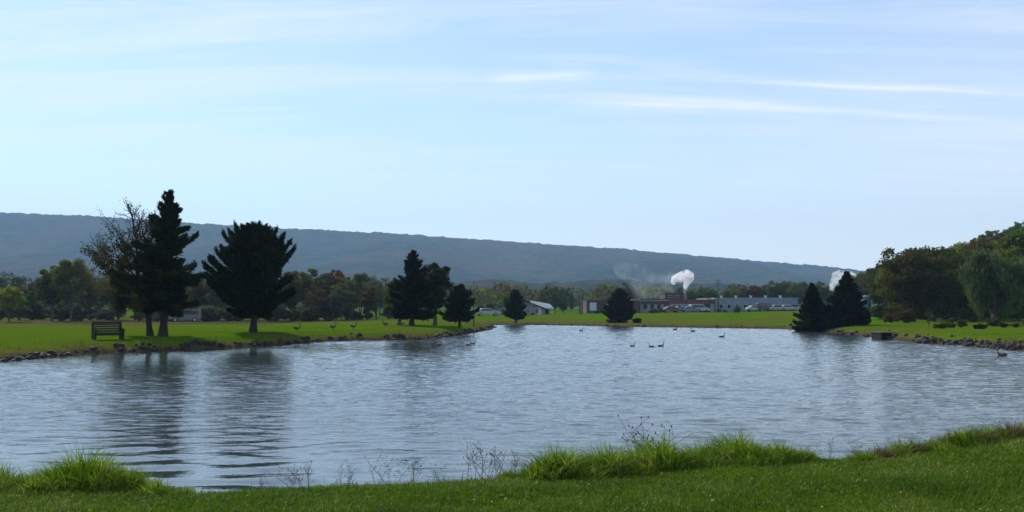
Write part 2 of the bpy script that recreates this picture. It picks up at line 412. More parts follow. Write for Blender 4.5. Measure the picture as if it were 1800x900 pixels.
def broadleaf(seed, H, Wd, base, ncl=55, nleaf=9000, ls=.11, droop=0, sparse=1.0, shape=1.0, trunk_r=.16, stems=1, cr=.85):
    g = np.random.default_rng(seed); w = Wood()
    zc = (H + base) / 2; rz = (H - base) / 2; rx = Wd / 2
    tops = []
    for sIdx in range(stems):
        a = g.random() * 6.28; zs = np.linspace(0, H * .82, 9)
        sp = (.10 * Wd if stems > 1 else .02 * Wd)
        T = np.column_stack([math.cos(a) * sp * (zs / H * 2) + np.cumsum(g.normal(0, .05, 9)) * (zs > 0), math.sin(a) * sp * (zs / H * 2) + np.cumsum(g.normal(0, .05, 9)) * (zs > 0), zs])
        w.tube(T, trunk_r * (1 - zs / H) ** .9 * (1 if stems == 1 else .7) + .015 + trunk_r * .5 * np.exp(-zs / .3), 7); tops.append((zs, T))
    Vs = []; Fs = []; n = 0; cl = []
    # a few uneven lobes first so that the outline is not an egg
    lob = g.normal(0, 1, (7, 3)); lob = unit(lob)
    for i in range(ncl):
        v = unit(g.normal(size=3)); r = g.random() ** .38
        bump = 1 + .22 * np.max(lob @ v) - .12 + g.normal(0, .06)
        p = np.array([v[0] * rx * bump, v[1] * rx * bump, v[2] * rz * bump]) * r * .86
        if v[2] < 0: p[:2] *= shape
        p[2] += zc
        if p[2] < base * .8: continue
        cl.append((p, (.09 + .13 * g.random()) * cr * Wd * (1.15 - .35 * r)))
    tot = sum(r * r for _, r in cl)
    for p, r in cl:
        zs, T = tops[g.integers(len(tops))]
        z0 = max(base * .55, min(H * .72, p[2] - (np.hypot(p[0], p[1]) * g.uniform(.5, 1.0)) - .2))
        q0 = np.array([np.interp(z0, zs, T[:, 0]), np.interp(z0, zs, T[:, 1]), z0])
        mid = (q0 + p) / 2 + np.array([0, 0, .12 * Wd * g.random()]) + g.normal(0, .04 * Wd, 3)
        s = np.linspace(0, 1, 6)[:, None]; B = (1 - s) ** 2 * q0 + 2 * s * (1 - s) * mid + s ** 2 * p
        w.tube(B, (.055 * (1 - s[:, 0]) + .012) * Wd / 6, 4)
        for _ in range(3):
            e = p + unit(g.normal(size=3)) * r * .9; w.tube(np.array([B[3], (B[3] + e) / 2 + g.normal(0, .05, 3), e]), [.018 * Wd / 6 + .004, .012 * Wd / 6 + .003, .004], 3)
        k = int(nleaf * sparse * r * r / tot)
        if k < 2: continue
        d = unit(g.normal(size=(k, 3))) * (g.random((k, 1)) ** .45) * r
        d[:, 2] *= .72
        if droop: d[:, 2] -= g.random(k) * droop; d[:, :2] *= .7
        Cc = p + d + g.normal(0, .03 * Wd / 6, (k, 3))
        A = g.normal(size=(k, 3)) + (np.array([0, 0, -2.5]) if droop else 0)
        V, Fq = leaf_quads(Cc, A, ls * g.uniform(.6, 1.4, k) * (1.5 if droop else 1), ls * (.35 if droop else .72) * g.uniform(.6, 1.3, k), g)
        Vs.append(V); Fs.append(Fq + n); n += len(V)
    return w.mesh('trunk', M['greybark']), mesh_np('crown', np.concatenate(Vs), np.concatenate(Fs), M['green'])

def put_tree(name, label, cat, meshes, px, D, mat, h=None, H0=None, wx=1.0, rz=None, group=None, loc=None, bark=None, sink=.08):
    x, y = (X(px, D), D) if loc is None else loc[:2]
    z = g1(x, y) - sink if loc is None or len(loc) == 2 else loc[2]
    if loc is not None and len(loc) == 3: x, y, z = loc
    s = (h / H0) if h else 1.0
    t = thing(name, label, cat, (x, y, z), random.uniform(0, 6.28) if rz is None else rz, group); t.scale = (s * wx, s * wx, s)
    for nm, me, mt in (('trunk', meshes[0], bark), ('crown', meshes[1], mat)):
        o = link(nm, me, t)
        if mt is not None: o.material_slots[0].link = 'OBJECT'; o.material_slots[0].material = mt
    return t

# ---- the trees one by one on the left bank
tall = conifer(11, 8.75, 1.75, [(0, 1.2), (.08, 1.9), (.25, 2.15), (.42, 1.9), (.55, 1.6), (.66, 1.15), (.74, .75), (.83, .7), (.93, .4), (1, .12)], 88, 1.1, (32, -10), irregular=.34, bough=1.0, trunk_r=.21, lean=.15)
put_tree('spruce_tree', 'tall dark ragged spruce with a pointed top beside the leaning half bare tree', 'tree', tall, 288, 58, M['spruce'], rz=.4)
broad = conifer(23, 7.45, 1.45, [(0, 1.9), (.1, 2.9), (.25, 3.4), (.45, 3.2), (.6, 2.6), (.75, 1.85), (.88, 1.15), (1, .25)], 140, 1.05, (52, 0), irregular=.12, bough=1.1, nL=.18, trunk_r=.24, up=.12)
put_tree('pine_tree', 'broad dark round topped pine with thick straight trunk near the water', 'tree', broad, 446, 66.5, M['pine'], 7.15, 7.45, .95, 2.0)

def bare_tree(seed):
    g = np.random.default_rng(seed); w = Wood(); tips = []
    def br(p, d, L, r, lv):
        m = 5; pts = [p]; dd = d.copy()
        for i in range(m):
            dd = unit(dd + g.normal(0, .11, 3) + np.array([0, 0, .04])); pts.append(pts[-1] + dd * L / m)
        pts = np.array(pts); w.tube(pts, np.linspace(r, r * .5, m + 1), 5 if lv < 2 else 3)
        if lv >= 4: tips.append((pts[-1], dd)); return
        for j in range(4):
            u = g.uniform(.3, 1.0) if j else 1.0
            q = pts[min(m, int(round(u * m)))]
            nd = unit(dd + g.normal(0, .50, 3) * (1 if j else .4) + np.array([0, 0, .08]))
            br(q, nd, L * g.uniform(.5, .72), max(r * .55, .007), lv + 1)
            if lv >= 2: tips.append((q, nd))
    zs = np.linspace(0, 7.6, 14)
    T = np.column_stack([-.95 * (zs / 7.6) ** .8 * 1.3 + .10 * np.sin(zs * 1.3), .1 * np.sin(zs), zs]); w.tube(T, .17 * (1 - zs / 7.6) ** .9 + .015 + .08 * np.exp(-zs / .3), 8)
    for i in range(21):
        z = 1.7 + 5.4 * (i / 20) ** .9; a = i * 2.4 + g.normal(0, .3); q = np.array([np.interp(z, zs, T[:, k]) for k in range(3)])
        c_, s_ = math.cos(a), math.sin(a); L = np.interp(z, [1.7, 3, 5, 7.2], [1.7, 2.0, 1.5, .7]) * (1.22 if c_ < 0 else .8)
        br(q, unit(np.array([c_, s_ * .8, np.interp(z, [1.7, 3.4, 7], [.02, .35, 1.5])])), L, .055, 1)
    P_ = np.array([t[0] for t in tips])
    wt_ = np.interp(P_[:, 2], [0, 3.8, 5.5], [5.0, 3.5, 1.0]); k = 40000; sel = g.choice(len(P_), size=k, p=wt_ / wt_.sum())
    zt = P_[sel, 2]; keep = g.random(k) < np.interp(zt, [0, 4.2, 5.4, 6.4, 7.2], [1, .95, .6, .16, .012]); sel = sel[keep & (zt > 1.9)]; k = len(sel)
    Cc = P_[sel] + g.normal(0, .13, (k, 3)) - [0, 0, .05]
    V, Fq = leaf_quads(Cc, g.normal(size=(k, 3)), .075 * g.uniform(.6, 1.3, k), .05 * g.uniform(.6, 1.3, k), g)
    return w.mesh('trunk', M['bark']), mesh_np('crown', V, Fq, M['brown'])
bt = bare_tree(5); print('bare tree', np.array([v.co[:] for v in bt[0].vertices]).min(0), np.array([v.co[:] for v in bt[0].vertices]).max(0))
put_tree('autumn_tree', 'leaning half bare autumn tree with thin twigs left of the tall spruce', 'tree', bt, 266, 58.5, M['darkolive'], rz=0).scale = (1.0, 1.0, .94)
lowb = broadleaf(61, 3.6, 3.6, .9, 26, 3600, .085, trunk_r=.08, stems=2)

pointy = conifer(31, 6.9, .9, [(0, 1.6), (.1, 2.1), (.3, 2.0), (.5, 1.6), (.7, 1.0), (.85, .65), (1, .1)], 90, 1.1, (32, -4), irregular=.17, bough=1.0, nL=.17, trunk_r=.20)
put_tree('spruce_tree', 'dark pointed spruce at the far end of the left bank, highest there', 'tree', pointy, 724, 89, M['spruce2'], rz=1.0)
roundc = broadleaf(33, 6.2, 4.2, 1.0, 70, 14000, .10, trunk_r=.16, shape=.9)
put_tree('leafy_tree', 'dark green round tree close behind the pointed spruce at the bank end', 'tree', roundc, 764, 91, M['pine'])
put_tree('leafy_tree', 'yellow olive tree leaning out left of the pointed spruce', 'tree', broadleaf(35, 4.6, 2.9, .8, 34, 5500, .10), 700, 92, M['olive'])
smallr = conifer(37, 3.9, .75, [(0, 1.2), (.2, 1.7), (.5, 1.4), (.8, .8), (1, .25)], 70, 1.0, (50, 5), irregular=.15, nL=.15, trunk_r=.11)
put_tree('fir_tree', 'small round dark fir at the tip of the left bank', 'tree', smallr, 808, 92, M['spruce2'])

# ---- far shore
f1 = conifer(41, 4.5, .7, [(0, 1.0), (.12, 1.75), (.35, 1.55), (.6, 1.15), (.85, .7), (1, .2)], 75, 1.1, (50, 5), irregular=.10, nL=.17, nW=.05, trunk_r=.12)
put_tree('fir_tree', 'small dark fir on one thin trunk standing on the far shore before the grey house', 'tree', f1, 907, 134, M['spruce2'])
f2 = conifer(43, 4.5, .15, [(0, 1.3), (.15, 2.3), (.35, 2.2), (.6, 1.6), (.8, 1.05), (1, .35)], 105, 1.3, (45, 0), irregular=.09, nL=.17, nW=.05, trunk_r=.15)
put_tree('fir_tree', 'wide dark egg shaped fir reaching the grass on the far shore before the brick hall', 'tree', f2, 1088, 133, M['spruce'])
s1 = conifer(47, 4.75, .05, [(0, 1.75), (.08, 2.1), (.3, 1.75), (.55, 1.15), (.8, .6), (1, .08)], 130, 1.2, (25, -10), irregular=.12, nL=.16, nW=.045, trunk_r=.14)
put_tree('spruce_tree', 'left one of two black cone shaped spruces by the right shore', 'tree', s1, 1427, 94, M['spruce'])
put_tree('spruce_tree', 'right and taller one of two black cone shaped spruces by the right shore', 'tree', s1, 1488, 93, M['spruce'], 5.15, 4.75, 1.0)

# ---- prototypes of leafy trees (heights about 9 m)
B = [broadleaf(101, 9.2, 6.4, 2.0, 60, 9000, .15), broadleaf(102, 9.6, 5.4, 2.2, 55, 8000, .15), broadleaf(103, 8.6, 7.2, 1.6, 66, 10000, .15),
     broadleaf(104, 10.2, 6.0, 2.6, 60, 8000, .15, stems=2), broadleaf(105, 8.2, 5.0, 1.3, 48, 8000, .15, shape=.9), broadleaf(106, 9.4, 6.6, 2.0, 60, 4200, .13, stems=2)]
BR = [broadleaf(141, 9.2, 7.0, .5, 80, 13000, .15), broadleaf(142, 9.4, 6.0, .4, 74, 12000, .15), broadleaf(143, 8.6, 7.8, .4, 84, 13000, .15), broadleaf(144, 9.8, 6.6, .6, 80, 12000, .15, stems=2), broadleaf(145, 8.0, 5.6, .3, 60, 10000, .15)]
BRH = [9.2, 9.4, 8.6, 9.8, 8.0]
BH = [9.2, 9.6, 8.6, 10.2, 8.2, 9.4]
Bbush = [broadleaf(111, 2.2, 3.2, .05, 34, 4500, .10, trunk_r=.05, stems=3), broadleaf(112, 1.6, 2.8, .03, 30, 4200, .09, trunk_r=.04, stems=3), broadleaf(113, 3.0, 3.0, .1, 36, 4500, .12, trunk_r=.06, stems=3)]
BBH = [2.2, 1.6, 3.0]
will = broadleaf(120, 8.4, 6.6, 1.6, 70, 13000, .17, droop=1.4, trunk_r=.2)
def leafy(px, ptop, D, kind, mt, label, group=None, wx=1.0, name='leafy_tree', cat='tree', bush=False, low=False):
    x = X(px, D); z = g1(x, D); top = P(px, ptop, D)[2]; h = max(.5, top - z)
    low = low or (px > 1530 and D < 170); S, HH = (Bbush, BBH) if bush else (BR, BRH) if low else (B, BH)
    if low and not bush: kind = kind % 5
    return put_tree(name, label, cat, S[kind], px, D, M[mt], h * 1.04, HH[kind], wx, group=group)

# left wood edge
G = 'trees of the wood edge behind the left lawn'
row = [(-60, 492, 150, 2, 'green'), (18, 500, 140, 2, 'yellow'), (55, 512, 158, 4, 'green'), (92, 462, 148, 1, 'olive'), (126, 452, 146, 3, 'olive'), (160, 468, 155, 5, 'brown'), (200, 478, 160, 0, 'green'),
       (238, 488, 160, 4, 'olive'), (300, 486, 160, 0, 'grey'), (345, 482, 164, 1, 'olive'), (385, 478, 160, 4, 'grey'), (420, 480, 168, 3, 'green'), (470, 478, 165, 0, 'grey'), (512, 480, 160, 4, 'brown'),
       (545, 468, 158, 1, 'olive'), (572, 482, 165, 4, 'grey'), (592, 470, 168, 1, 'rust'), (612, 484, 158, 5, 'olive'), (634, 478, 164, 3, 'grey'), (662, 484, 160, 5, 'grey'), (690, 494, 166, 4, 'brown'),
       (560, 500, 150, 5, 'brown'), (648, 505, 152, 4, 'brown'), (600, 500, 150, 0, 'grey')]
own = {18: 'pale yellow green round tree at the left end of the lawn behind the bench', 126: 'tallest olive tree with two stems behind the bench lawn', 592: 'tree with a rusty red top rising out of the wood right of the pine',
       545: 'olive tree with a yellowish top just right of the broad pine'}
for px, pt, D, k, mt in row:
    if px in own and pt not in (500,) or px == 18: leafy(px, pt, D, k, mt, own[px], 'edge trees of the left wood with a look of their own')
    else: leafy(px, pt, D, k, mt, 'dull hazy tree in the wood edge behind the left lawn', G)
for i in range(26):
    px = -70 + i * 31 + random.uniform(-9, 9); pt = 478 + random.uniform(-10, 14)
    leafy(px, pt, 185 + random.uniform(-8, 30), random.choice([0, 1, 3, 5, 5]), random.choice(['grey', 'grey', 'darkolive', 'brown', 'grey']), 'dull hazy tree in the wood edge behind the left lawn', G)
for i in range(34):
    px = -60 + i * 23 + random.uniform(-8, 8)
    leafy(px, 548 - random.uniform(0, 18), 152 + random.uniform(-4, 14), random.randrange(3), random.choice(['grey', 'brown', 'green', 'grey']), 'low dusky shrub under the wood edge behind the left lawn', 'shrubs under the left wood edge', 1.3, 'shrub', 'shrub', True)
# centre, between wood and factory
leafy(896, 511, 190, 2, 'yellow', 'yellow green tree rising behind the small fir and the grey house', wx=.9)
leafy(975, 514, 232, 4, 'green', 'dark green round tree right of the grey roofed house', wx=.95)
leafy(990, 530, 230, 2, 'green', 'low dark green tree beside the round one near the house', wx=.95)
leafy(1101, 494, 252, 1, 'grey', 'hazy grey green tree standing in the smoke behind the brick hall')
for px, pt, D in [(845, 535, 210), (862, 530, 240), (1005, 530, 290), (1035, 528, 300), (1060, 525, 300), (1140, 532, 300)]:
    leafy(px, pt, D, random.choice([0, 4, 2]), random.choice(['grey', 'green', 'brown']), 'low hazy tree on the flat ground between the wood and the factory', 'low hazy trees in the valley centre')
for px, pt, D, k, mt in [(1215, 508, 262, 2, 'green'), (1232, 504, 265, 0, 'yellow'), (1250, 507, 262, 2, 'green')]:
    leafy(px, pt, D, k, mt, 'leafy green tree in the clump behind the red roofed hall', 'green clump behind the red roofed hall')
for px, pt, k, mt in [(1275, 512, 4, 'brown'), (1290, 508, 2, 'green'), (1308, 504, 0, 'brown'), (1326, 500, 2, 'rust'), (1345, 499, 3, 'grey'), (1362, 494, 0, 'green'), (1380, 492, 2, 'brown'), (1396, 497, 0, 'olive'), (1412, 493, 2, 'green'), (1440, 495, 0, 'green'), (1465, 497, 2, 'brown'), (1500, 500, 0, 'green')]:
    leafy(px, pt, 275 + random.uniform(-5, 12), k, mt, 'autumn tinted tree in the row behind the long pale hall', 'tree row behind the long pale hall')
leafy(1296, 538, 200, 1, 'olive', 'small round shrub alone on the lawn before the long pale hall', bush=True, name='shrub', cat='shrub', wx=.75)

for px, pt, D, k, mt, wx in [(1143, 545, 221, 0, 'pine', 1.3), (1150, 542, 222, 1, 'grey', 1.2), (1162, 541, 222, 2, 'green', 1.2), (1242, 545, 222, 0, 'brown', 1.0), (1262, 543, 222, 1, 'grey', 1.2), (1274, 544, 223, 0, 'green', 1.3), (1315, 543, 221, 2, 'pine', 1.1), (1350, 545, 219, 0, 'pine', 1.2), (1378, 544, 219, 1, 'grey', 1.2), (1050, 546, 221, 1, 'pine', 1.3), (1065, 545, 221, 0, 'green', 1.2), (936, 549, 197, 0, 'grey', 1.0), (885, 549, 197, 2, 'pine', 1.0)]:
    leafy(px, pt, D, k, mt, 'low garden shrub along the front of the factory and house walls', 'shrubs before the factory and house', wx, 'shrub', 'shrub', True)
# right bank trees
leafy(1604, 423, 112, 2, 'darkolive', 'large dark brown green tree at the left front of the right wood', wx=1.0)
leafy(1640, 432, 120, 0, 'olive', 'olive tree touching the large dark one on its right')
leafy(1682, 436, 122, 1, 'olive', 'olive tree with a yellow flush just left of the willow')
leafy(1706, 470, 108, 4, 'green', 'lower green tree filling the gap left of the willow')
x = X(1746, 95)
put_tree('willow_tree', 'pale grey green willow with hanging foliage at the right', 'tree', will, 1746, 95, M['willow'], 8.2, 8.4, 1.02)
put_tree('willow_tree', 'second willow half outside the right edge', 'tree', will, 1822, 98, M['green'], 8.0, 8.4, 1.0)
for px, pt, D, k, mt in [(1560, 462, 150, 4, 'olive'), (1585, 450, 140, 0, 'olive'), (1665, 430, 140, 2, 'green'), (1700, 425, 145, 0, 'yellow'), (1730, 415, 140, 3, 'brown'), (1770, 405, 138, 2, 'yellow'), (1800, 402, 135, 0, 'green'), (1835, 400, 135, 1, 'green'), (1625, 470, 135, 4, 'green'), (1745, 440, 125, 4, 'green'), (1790, 440, 118, 2, 'green'), (1700, 500, 125, 4, 'grey'), (1650, 505, 130, 4, 'grey')]:
    leafy(px, pt, D, k, mt, 'tree in the dense wood behind the willow', 'dense wood behind the willow')
leafy(1590, 543, 104, 0, 'brown', 'broad brownish bush under the large dark tree', bush=True, name='bush', cat='bush', wx=1.15)
leafy(1563, 548, 106, 1, 'brown', 'smaller brownish bush left of the broad one', bush=True, name='bush', cat='bush', wx=.8)
leafy(1720, 571, 76, 1, 'pine', 'low flat dark bush on the right lawn before the willow', bush=True, name='bush', cat='bush', wx=1.2)
for px, pt, D, mt, wx in [(1668, 566, 82, 'olive', 1.7), (1688, 562, 84, 'olive', 1.6), (1760, 565, 84, 'green', 1.8), (1785, 566, 84, 'olive', 1.8), (1810, 563, 84, 'green', 1.8), (1742, 558, 90, 'grey', 1.2), (1672, 556, 100, 'green', 1.0), (1650, 572, 78, 'olive', 1.5), (1805, 558, 88, 'grey', 1.2), (1640, 556, 110, 'grey', 1.2), (1710, 552, 104, 'grey', 1.2)]:
    leafy(px, pt, D, random.randrange(3), mt, 'low weedy shrub at the foot of the right wood', 'weedy shrubs at the foot of the right wood', wx, 'shrub', 'shrub', True)
for i in range(30):
    px = 1528 + i * 10 + random.uniform(-5, 5)
    leafy(px, 553 - random.uniform(0, 22), random.uniform(122, 150), random.randrange(3), random.choice(['grey', 'brown', 'green', 'pine']), 'dusky undergrowth shrub in the shade of the right wood', 'undergrowth of the right wood', 1.5, 'shrub', 'shrub', True)
sap = broadleaf(131, 1.3, .5, .3, 12, 260, .05, trunk_r=.02)
put_tree('sapling', 'thin young sapling alone on the right lawn before the brown bush', 'tree', sap, 1631, 84, M['green'])
put_tree('bush', 'low dark bush at the waterline right of the wide egg shaped fir', 'bush', Bbush[1], 1118, 129.5, M['pine'], .8, 1.6, 1.2)
put_tree('bush', 'low dark bush at the waterline under the wide egg shaped fir', 'bush', Bbush[1], 1078, 129.5, M['pine'], .55, 1.6, 1.3)

# ------------------------------------------------------------------ wooded hill on the right
def hillh(x, y):
    a = sstep(72, 190, x - (y - 250) * .25); r = sstep(150, 235, y) * (1 - sstep(340, 560, y))
    return 27 * a * r + (fbm(x * .02, y * .02, 3, 8) - .45) * 4 * a - 1.2 * (1 - sstep(.0, .06, a * r))
hx = np.linspace(70, 520, 91); hy = np.linspace(140, 820, 103); HX, HY = np.meshgrid(hx, hy); n_, m_ = HX.shape; idx = np.arange(n_ * m_).reshape(n_, m_)
HFc = np.stack([idx[:-1, :-1], idx[:-1, 1:], idx[1:, 1:], idx[1:, :-1]], -1).reshape(-1, 4)
HB = lawn(HX.ravel(), HY.ravel())
M['forest'] = plain('forest_floor', (.06, .055, .025), (.025, .03, .012), .95, .15)
hill = link('hill', mesh_np('hill', np.stack([HX.ravel(), HY.ravel(), HB + hillh(HX.ravel(), HY.ravel())], 1), HFc, M['forest'], True)); tag(hill, kind='structure')
gr = np.random.default_rng(77); spots = []
tries = 0
while len(spots) < 200 and tries < 14000:
    tries += 1
    y = gr.uniform(160, 430); px = gr.uniform(1508, 1920); x = X(px, y)
    hz = float(hillh(np.array([x]), np.array([y]))[0])
    if hz < 1.2 or x > 300: continue
    if any((x - a) ** 2 + (y - b) ** 2 < 5.0 ** 2 for a, b, _ in spots): continue
    spots.append((x, y, hz))
spots.sort(key=lambda s: s[1])
for x, y, hz in spots:
    k = int(gr.integers(6)); z = float(lawn(np.array([x]), np.array([y]))[0]) + hz - .3
    bare = hz > 15 and gr.random() < .45
    mt = 'grey' if bare else ['green', 'olive', 'brown', 'yellow', 'green', 'grey'][int(gr.integers(6))]
    if bare: k = 5
    h = gr.uniform(7.0, 10.0)
    put_tree('leafy_tree', 'tree on the wooded slope that rises behind the right wood', 'tree', B[k], 0, 0, M[mt], h, BH[k], gr.uniform(.9, 1.15), group='trees on the right hill slope', loc=(x, y, z))

# ------------------------------------------------------------------ far valley wood (one mass)
def woodmass(name, pos, hs, ws, nq, qs, mats, seed):
    g = np.random.default_rng(seed); V_ = []; n = len(pos); k = nq
    lob = unit(g.normal(size=(n, 1, 3)))
    d = unit(g.normal(size=(n, k, 3))); r = g.random((n, k, 1)) ** .35
    sc_ = 1 + .25 * (d * lob).sum(-1, keepdims=True)
    R3 = np.stack([ws / 2, ws / 2, hs * .42], -1)[:, None, :]
    Cc = (pos[:, None, :] + np.stack([0 * hs, 0 * hs, hs * .58], -1)[:, None, :] + d * r * sc_ * R3).reshape(-1, 3)
    V, Fq = leaf_quads(Cc, g.normal(size=(n * k, 3)), qs * g.uniform(.6, 1.4, n * k), qs * .8 * g.uniform(.6, 1.3, n * k), g)
    mi = np.repeat(g.integers(len(mats), size=n), k)
    return mesh_np(name, V, Fq, mats, False, mi)
g = np.random.default_rng(3); pos = []
while len(pos) < 1500:
    D = g.uniform(300, 900); px = g.uniform(-300, 2100); x = X(px, D)
    if 60 < x < 520 and D < 760 and hillh(np.array([x]), np.array([D]))[0] > .5: continue
    pos.append((x, D))
pos = np.array(pos); pz = gh(pos[:, 0], pos[:, 1])
pos3 = np.column_stack([pos, pz]); hs = g.uniform(7, 12, len(pos)) * np.interp(pos[:, 1], [300, 900], [.8, 1.25]); ws = g.uniform(6, 10, len(pos))
wl = link('distant_wood', woodmass('distant_wood', pos3, hs, ws, 130, .62, [M['pine'], M['olive'], M['darkolive'], M['grey'], M['brown'], M['green']], 9)); tag(wl, 'hazy mixed autumn wood across the valley floor below the mountain', 'wood', kind='stuff')

# ------------------------------------------------------------------ mountain and foothills
m, nt, bs, out = new_mat('mountain_forest')
n1 = noise(nt, .004, 5); n2 = noise(nt, .03, 5); n3 = noise(nt, .12, 3)
c = ramp(nt, math_(nt, 'ADD', math_(nt, 'MULTIPLY', n1, .5), math_(nt, 'MULTIPLY', n2, .5)), [(.40, (.003, .009, .005)), (.47, (.010, .021, .008)), (.52, (.034, .035, .013)), (.58, (.056, .030, .018))])
c = mixc(nt, .8, c, ramp(nt, n3, [(.3, (.45, .45, .45)), (.7, (1.5, 1.5, 1.5))]), 'MULTIPLY')
nt.links.new(c, bs.inputs['Base Color']); bs.inputs['Roughness'].default_value = 1; bs.inputs['Specular IOR Level'].default_value = 0
rp = [(-900, 368), (0, 375), (150, 381), (350, 395), (520, 404), (680, 411), (800, 420), (900, 427), (1080, 438), (1200, 449), (1300, 458), (1450, 470), (1560, 482), (1750, 500), (2300, 535), (3200, 548)]
RD = 3100.0
rx_ = [X(a, RD) for a, b_ in rp]; rz_ = [P(a, b_, RD)[2] for a, b_ in rp]
mx = np.arange(-3200, 3600, 7.0); my = np.concatenate([np.arange(1500, 3160, 9.0), np.arange(3160, 4600, 60.0)])
MX, MY = np.meshgrid(mx, my); n_, m_ = MX.shape; idx = np.arange(n_ * m_).reshape(n_, m_)
Mf = np.stack([idx[:-1, :-1], idx[:-1, 1:], idx[1:, 1:], idx[1:, :-1]], -1).reshape(-1, 4)
xf, yf = MX.ravel(), MY.ravel()
rid = np.interp(xf, rx_, rz_); t = np.clip((yf - 1500) / (RD - 1500), 0, 1)
gul = (fbm(xf * .0035, yf * .0012, 4, 61) - .46)
zf = rid * (t ** 1.35) * (1 + gul * .9 * np.sin(np.pi * np.clip(t, 0, 1)))
zf = np.where(yf > RD, rid * (1 - .35 * sstep(RD, 4600, yf)), zf)
zf = zf + (vnoise(xf * .11, yf * .09, 71) * 8 + vnoise(xf * .05, yf * .04, 72) * 4) * np.clip(t * 4, 0, 1) - 8 * (1 - np.clip(t * 6, 0, 1)) - 4.0
mt_ = link('mountain', mesh_np('mountain', np.stack([xf, yf, zf], 1), Mf, m, True)); tag(mt_, kind='structure')
# foothill
fx = np.arange(-1500, 1700, 6.0); fy = np.arange(1000, 1720, 8.0); FX, FY = np.meshgrid(fx, fy); n_, m_ = FX.shape; idx = np.arange(n_ * m_).reshape(n_, m_)
Ff = np.stack([idx[:-1, :-1], idx[:-1, 1:], idx[1:, 1:], idx[1:, :-1]], -1).reshape(-1, 4); xf, yf = FX.ravel(), FY.ravel()
top = np.interp(xf, [-1500, -700, -350, 0, 150, 330, 600, 1700], [34, 34, 26, 33, 37, 30, 20, 14]) + (fbm(xf * .006, yf * .0, 3, 5) - .45) * 22
zf = top * np.sin(np.pi * np.clip((yf - 1000) / 720, 0, 1)) + (vnoise(xf * .12, yf * .1, 81) * 5 + vnoise(xf * .05, yf * .05, 82) * 5) - 6
fh = link('foothills', mesh_np('foothills', np.stack([xf, yf, zf], 1), Ff, m, True)); tag(fh, kind='structure')

# ------------------------------------------------------------------ grass
def blades(Cx, Cy, Cz, h, wd, lean, g, seg=2):
    n = len(Cx); a = g.random(n) * 6.283; tw = g.random(n) * 6.283
    dx, dy = np.cos(a), np.sin(a); sx, sy = np.cos(tw), np.sin(tw)
    rows = []
    for k in range(seg + 1):
        u = k / seg; ww = wd * (1 - u) * .5 if k else wd * .5
        if k == 1 and seg > 1: ww = wd * .42
        cx = Cx + dx * lean * h * u * u; cy = Cy + dy * lean * h * u * u; cz = Cz + h * u * (1 - .25 * lean * u)
        if k == seg: rows.append(np.stack([cx, cy, cz], 1)[:, None])
        else: rows.append(np.stack([np.stack([cx - sx * ww, cy - sy * ww, cz], 1), np.stack([cx + sx * ww, cy + sy * ww, cz], 1)], 1))
    V = np.concatenate(rows, 1); nv = V.shape[1]; b0 = np.arange(n)[:, None] * nv
    Q = [b0 + np.array([[2 * k, 2 * k + 1, 2 * k + 3, 2 * k + 2]]) for k in range(seg - 1)]
    T = b0 + np.array([[nv - 3, nv - 2, nv - 1]])
    return V.reshape(-1, 3), (np.concatenate(Q) if Q else np.zeros((0, 4), int)), T
g = np.random.default_rng(12)
n = 640000
yy = g.uniform(7.6, 16.5, n); xx = (g.uniform(-1, 1, n)) * (yy * .56 + 2.0)
dn = vnoise(xx * 1.3, yy * 1.3, 4); d = sdf(xx, yy)
k = (d > .02) & (g.random(n) < .55 + .45 * dn) & (g.random(n) < np.interp(yy, [8, 12, 16], [1, .75, .5])); xx, yy, d = xx[k], yy[k], d[k]
zz = gh(xx, yy, d) - .01
hh = g.uniform(.025, .07, len(xx)) * (.7 + .7 * vnoise(xx * .9, yy * .9, 8)) * (1 + 1.6 * np.exp(-d / .35)) * np.where(g.random(len(xx)) < .03, 2.0, 1); 
V, Q, T = blades(xx, yy, zz, hh, g.uniform(.005, .010, len(xx)) * np.interp(yy, [8, 15], [1, 1.35]), g.uniform(.2, 1.3, len(xx)), g, 2)
o = link('lawn_grass', mesh_np('lawn_grass', V, [Q, T], M['lawnblade'])); tag(o, 'short mown green grass of the near bank', 'grass', kind='stuff')
# rough grass along the far banks
n = 420000
yy = g.uniform(36, 140, n); xx = g.uniform(-.62, .62, n) * yy; d = sdf(xx, yy)
k = (d > .05) & (d < 7) & (g.random(n) < np.exp(-d / 1.6) + .06) ; xx, yy, d = xx[k], yy[k], d[k]; zz = gh(xx, yy, d) - .02
cl_ = fbm(xx * .5, yy * .5, 3, 15)
hh = g.uniform(.08, .22, len(xx)) * (.25 + 1.6 * sstep(.4, .62, cl_)) * np.interp(d, [0, 1.5, 7], [1.2, .8, .5])
V, Q, T = blades(xx, yy, zz, hh, g.uniform(.02, .05, len(xx)), g.uniform(.2, 1.0, len(xx)), g, 1)
o = link('bank_grass', mesh_np('bank_grass', V, [Q, T], M['dryblade'])); tag(o, 'rough brownish grass along the far and side banks', 'grass', kind='stuff')

n = 420
yy = g.uniform(8, 12.5, n); xx = g.uniform(-1, 1, n) * (yy * .56 + .4); d = sdf(xx, yy); k = d > .15; xx, yy, d = xx[k], yy[k], d[k]; zz = gh(xx, yy, d) + .035
V, Q = leaf_quads(np.column_stack([xx, yy, zz]), np.column_stack([g.normal(size=(len(xx), 2)), g.normal(0, .25, len(xx))]), g.uniform(.012, .024, len(xx)), g.uniform(.008, .016, len(xx)), g)
o = link('fallen_leaves', mesh_np('fallen_leaves', V, Q, leaf_mat('dead_leaves', (.10, .07, .03), (.42, .34, .16), .2, 3))); tag(o, 'small dead leaves scattered in the near lawn', 'leaves', kind='stuff')

